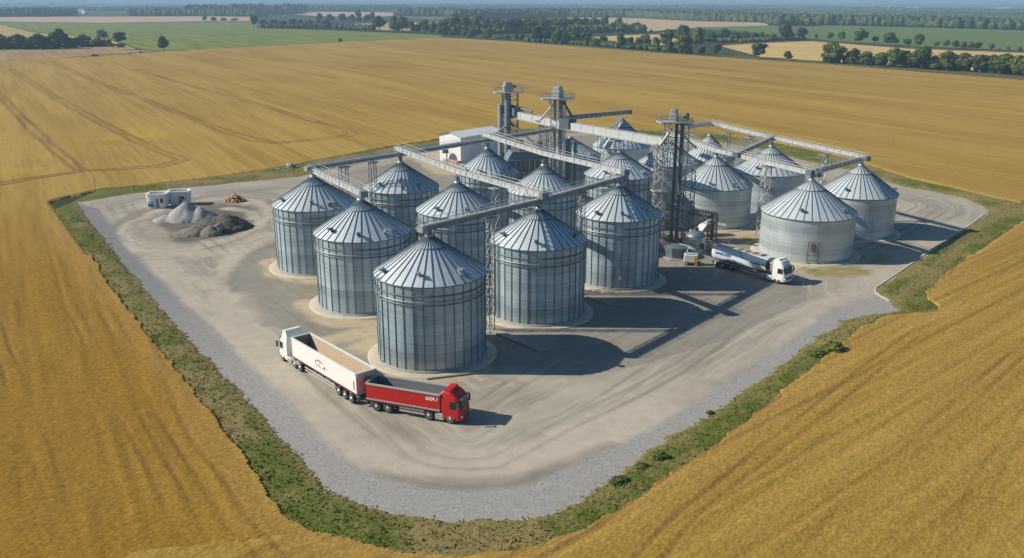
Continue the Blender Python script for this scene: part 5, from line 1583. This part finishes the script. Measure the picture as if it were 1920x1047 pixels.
# ------------------------------------------------------------------ far fields and woods
FIELDS = [
    ("far_field", "pale tan field beyond the left green field", [(-80, 32), (380, 31), (480, 31), (480, 39), (390, 40), (200, 43), (60, 42), (-80, 38)], (.46, .32, .20), (.56, .41, .27)),
    ("green_field", "bright green field at upper left", [(-80, 39), (60, 43), (200, 44), (480, 40), (482, 53), (640, 58), (832, 66), (824, 70), (480, 87.5), (310, 96.5), (262, 92), (200, 72), (60, 60), (0, 45), (-80, 42)], (.140, .180, .030), (.215, .250, .055)),
    ("far_field", "yellow tan field behind the left clump of trees", [(-80, 42), (0, 46), (60, 61), (200, 73), (255, 92), (-80, 92)], (.40, .29, .11), (.48, .35, .14)),
    ("far_field", "brown field strip at the left edge beyond the wheat", [(-80, 95), (200, 91), (300, 96), (0, 116), (-80, 121)], (.30, .205, .10), (.38, .27, .14)),
    ("far_field", "tan field between the hedges left of centre", [(620, 46), (700, 44), (860, 40), (990, 40), (960, 52), (870, 58), (700, 57), (625, 53)], (.42, .30, .14), (.50, .37, .18)),
    ("far_field", "pale far field above the dark row", [(500, 24), (560, 22), (740, 24), (740, 29), (700, 33), (590, 30)], (.50, .36, .19), (.58, .43, .24)),
    ("green_field", "small green field before the pine wood", [(740, 30), (840, 31), (850, 38), (740, 34)], (.12, .15, .06), (.16, .19, .08)),
    ("far_field", "tan field below the long wood at right of centre", [(1058, 33), (1180, 32), (1440, 43), (1440, 48), (1300, 52), (1210, 60), (1150, 62), (1100, 44)], (.46, .33, .18), (.54, .40, .22)),
    ("green_field", "long green field at upper right", [(1285, 53), (1440, 48), (1530, 47), (1700, 51), (2060, 60), (2060, 106), (1920, 95), (1700, 87), (1520, 74), (1440, 66), (1400, 60)], (.105, .160, .040), (.160, .205, .055)),
    ("far_field", "golden field between the two right hand tree rows", [(1340, 84), (1440, 79), (1520, 76), (1700, 89), (1920, 99), (2060, 108), (2060, 152), (1920, 140), (1700, 124), (1560, 116), (1430, 108)], (.52, .36, .13), (.60, .43, .18)),
    ("far_field", "small golden field behind the far wheat edge", [(1110, 70), (1180, 66), (1260, 64), (1300, 70), (1240, 86), (1180, 84)], (.48, .35, .14), (.55, .41, .18)),
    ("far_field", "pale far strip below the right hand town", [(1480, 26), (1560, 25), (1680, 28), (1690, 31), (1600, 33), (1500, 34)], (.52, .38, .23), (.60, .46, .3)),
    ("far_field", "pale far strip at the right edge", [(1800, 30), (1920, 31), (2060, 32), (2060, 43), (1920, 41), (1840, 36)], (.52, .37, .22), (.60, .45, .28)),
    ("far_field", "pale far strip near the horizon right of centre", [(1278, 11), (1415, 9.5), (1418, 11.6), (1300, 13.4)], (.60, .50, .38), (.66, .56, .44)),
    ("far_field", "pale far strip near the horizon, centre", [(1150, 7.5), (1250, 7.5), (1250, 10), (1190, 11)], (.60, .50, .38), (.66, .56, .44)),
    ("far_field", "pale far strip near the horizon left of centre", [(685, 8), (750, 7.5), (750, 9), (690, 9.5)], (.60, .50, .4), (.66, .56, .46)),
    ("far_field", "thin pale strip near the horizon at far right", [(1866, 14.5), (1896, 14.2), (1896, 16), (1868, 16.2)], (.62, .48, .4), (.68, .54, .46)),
    ("grass_strip", "dark grass strip under the near right hedge", [(1100, 86), (1240, 98), (1330, 102), (1480, 110), (1560, 119), (1700, 126), (1940, 143), (1940, 154), (1550, 122), (1440, 115), (1240, 101), (1000, 82), (960, 78.5), (960, 76)], (.07, .085, .03), (.13, .13, .05)),
    ("grass_strip", "dark grass strip along the right hand tree row", [(1330, 83), (1440, 77.5), (1520, 74.5), (1700, 88), (1920, 96), (1920, 99), (1700, 91), (1520, 77), (1440, 80), (1340, 86)], (.05, .055, .03), (.10, .09, .05)),
]
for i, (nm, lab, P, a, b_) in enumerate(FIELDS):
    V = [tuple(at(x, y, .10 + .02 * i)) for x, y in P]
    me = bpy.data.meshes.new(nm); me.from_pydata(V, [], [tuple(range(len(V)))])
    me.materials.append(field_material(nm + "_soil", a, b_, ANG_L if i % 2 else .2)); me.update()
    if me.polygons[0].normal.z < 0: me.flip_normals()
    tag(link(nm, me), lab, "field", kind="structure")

M_wood = leaf_material("far_wood_leaf", (.026, .052, .018), (.115, .155, .040))


def wood(front, hpx, depth, label, seed, cell=7.0, sharp=1.0):
    """a far wood: crowns packed over a strip; front = its near edge in the photo"""
    rg = np.random.default_rng(seed)
    F0 = np.array([at(*p)[:2] for p in front]); V = []; Fq = []; T = []
    for a, b in zip(F0, F0[1:]):
        L = np.hypot(*(b - a)); ym = (a[1] + b[1]) / 2; dep = ym
        h0 = hpx * dep / F; w = max(cell, h0 * .55)
        n = int(L / w * max(1, depth / (w * 1.6)))
        n = min(n, 900)
        for _ in range(n):
            q = a + (b - a) * rg.random(); y = q[1] + rg.random() ** 1.6 * depth; x = q[0] * y / q[1] * .5 + q[0] * .5
            h = h0 * rg.uniform(.6, 1.1); rr = w * rg.uniform(.45, .8)
            base = len(V); m_, l_ = 7, 4
            t0 = rg.uniform(.1, .7)
            for l in range(l_ + 1):
                ph = math.pi * .92 * l / l_
                for k in range(m_):
                    t = 6.283 * k / m_; kk = rg.uniform(.75, 1.15)
                    V.append((x + rr * kk * math.sin(ph) ** sharp * math.cos(t), y + rr * kk * math.sin(ph) ** sharp * math.sin(t), h * (.5 + .5 * math.cos(ph)) * rg.uniform(.92, 1.06)))
            for l in range(l_):
                for k in range(m_):
                    Fq.append((base + l * m_ + k, base + (l + 1) * m_ + k, base + (l + 1) * m_ + (k + 1) % m_, base + l * m_ + (k + 1) % m_)); T.append(float(np.clip(t0 + rg.normal(0, .15), 0, 1)))
    me = np_mesh("far_wood", V, Fq, [M_wood], {"tone": ("FACE", T)})
    tag(link("far_wood", me), label, "wood", kind="stuff")


wood([(-80, 32.5), (60, 32), (122, 31)], 15, 250, "dark wood at the top left corner", 1)
wood([(236, 30.5), (370, 31), (482, 32)], 13, 300, "hazy wood beyond the pale tan field at left", 2)
wood([(350, 30), (430, 29), (555, 27)], 18, 400, "taller hazy wood left of centre", 3)
wood([(555, 23), (660, 22), (760, 21)], 10, 500, "thin hazy wood line left of centre", 4)
wood([(740, 31), (830, 32), (860, 33)], 15, 300, "pine wood left of centre", 5, sharp=.7)
wood([(850, 38), (1000, 34), (1060, 34)], 16, 400, "wide wood behind the dense dark trees", 6)
wood([(1060, 33), (1180, 34), (1300, 40), (1440, 43)], 15, 260, "long dark wood above the tan field right of centre", 7, sharp=.75)
wood([(1440, 46), (1530, 48), (1700, 51), (1820, 55), (1905, 57), (2060, 60)], 19, 220, "long dark wood along the back of the right hand green field", 8)
wood([(1452, 50), (1500, 50), (1525, 50)], 21, 90, "rounded dark copse at the left end of the long right hand wood", 9)
wood([(-80, 22), (190, 21), (330, 20), (560, 18)], 7, 900, "hazy wood band near the horizon at left", 10, 16)
wood([(560, 16), (800, 17), (1000, 16), (1280, 20)], 7, 900, "hazy wood band near the horizon at centre", 11, 16)
wood([(960, 27), (1100, 25), (1300, 27), (1480, 26)], 8, 500, "blue wood band above the long dark wood", 12, 12)
wood([(1280, 16), (1440, 16), (1700, 22), (1920, 27), (2060, 28)], 6, 900, "hazy wood band behind the right hand town", 13, 16)
wood([(1400, 26), (1480, 27), (1700, 34), (1850, 36), (2060, 46)], 7, 300, "blue wood band behind the pale strips at right", 14, 12)
wood([(-80, 12), (600, 10.5), (1300, 10), (2060, 12)], 3.5, 2200, "faintest blue wood band below the horizon", 15, 30)
wood([(-80, 7.5), (600, 7), (1300, 7), (2060, 7.5)], 3.0, 2400, "last blue wood band on the horizon", 16, 45)

for i, (ln, hp, dp, lab) in enumerate([([(1550, 119), (1700, 127), (1850, 138), (1960, 147)], 15, 16, "shrubby undergrowth of the near right hedge"),
                                      ([(985, 80), (1100, 86), (1240, 97), (1300, 101)], 10, 40, "shrubby undergrowth along the far wheat edge"),
                                      ([(1340, 81), (1440, 79), (1510, 74)], 8, 40, "shrubby undergrowth left of the right hand green field"),
                                      ([(-20, 93), (90, 93), (160, 89), (200, 88)], 13, 30, "dark undergrowth of the left edge clump"),
                                      ([(490, 53), (620, 54), (700, 58)], 9, 50, "undergrowth behind the left green field"),
                                      ([(830, 66), (900, 64), (1000, 63), (1130, 62), (1210, 62)], 14, 120, "undergrowth of the dense dark wood")]):
    wood(ln, hp, dp, lab, 60 + i, 4)

# far villages
M_hw = simple("house_wall", (.70, .66, .60), .8); M_hr = simple("house_roof", (.42, .28, .22), .85)


def house(px, py, s, label, group, seed):
    r2 = random.Random(seed); p = at(px, py)
    t = empty("house", p, r2.uniform(-.6, .6), label, "house", group)
    w, d, h = s * r2.uniform(1.1, 1.9), s * r2.uniform(.8, 1.0), s * r2.uniform(.5, .75)
    b = MB(); b.box((0, 0, h / 2), (w, d, h)); b.build("wall", M_hw, t)
    b = MB(); b.prism([(-d / 2 - .4, h), (d / 2 + .4, h), (0, h + d * .35)], -w / 2, w / 2, "x"); b.build("roof", M_hr if r2.random() < .6 else M_hw, t)


rg = random.Random(9)
def village(x0, x1, y0, y1, n, s, label, group):
    for i in range(n):
        k = (i + rg.random()) / n; house(x0 + (x1 - x0) * k, y0 + (y1 - y0) * k + rg.uniform(-1.2, 1.2), s, label, group, rg.random())


village(1512, 1560, 16.8, 17.2, 11, 15, "tiny pale house at the left end of the right hand far town", "houses at the left end of the far town")
village(1606, 1735, 17.5, 20.5, 22, 15, "tiny pale house at the right end of the right hand far town", "houses at the right end of the far town")
village(188, 300, 8.0, 9.8, 16, 26, "tiny pale house in the hazy far town at upper left", "houses of the upper left far town")
village(120, 162, 22.5, 25, 6, 12, "small pale house among the trees at upper left", "houses among the upper left trees")
village(1068, 1110, 16.2, 17.5, 4, 16, "small white house above the long dark wood", "houses above the long dark wood")
village(880, 910, 31, 33, 4, 12, "small pale house among trees above the dense dark wood", "houses above the dense dark wood")
village(1168, 1195, 58, 59, 1, 6, "low pale shed between the trees right of the middle wood", None)
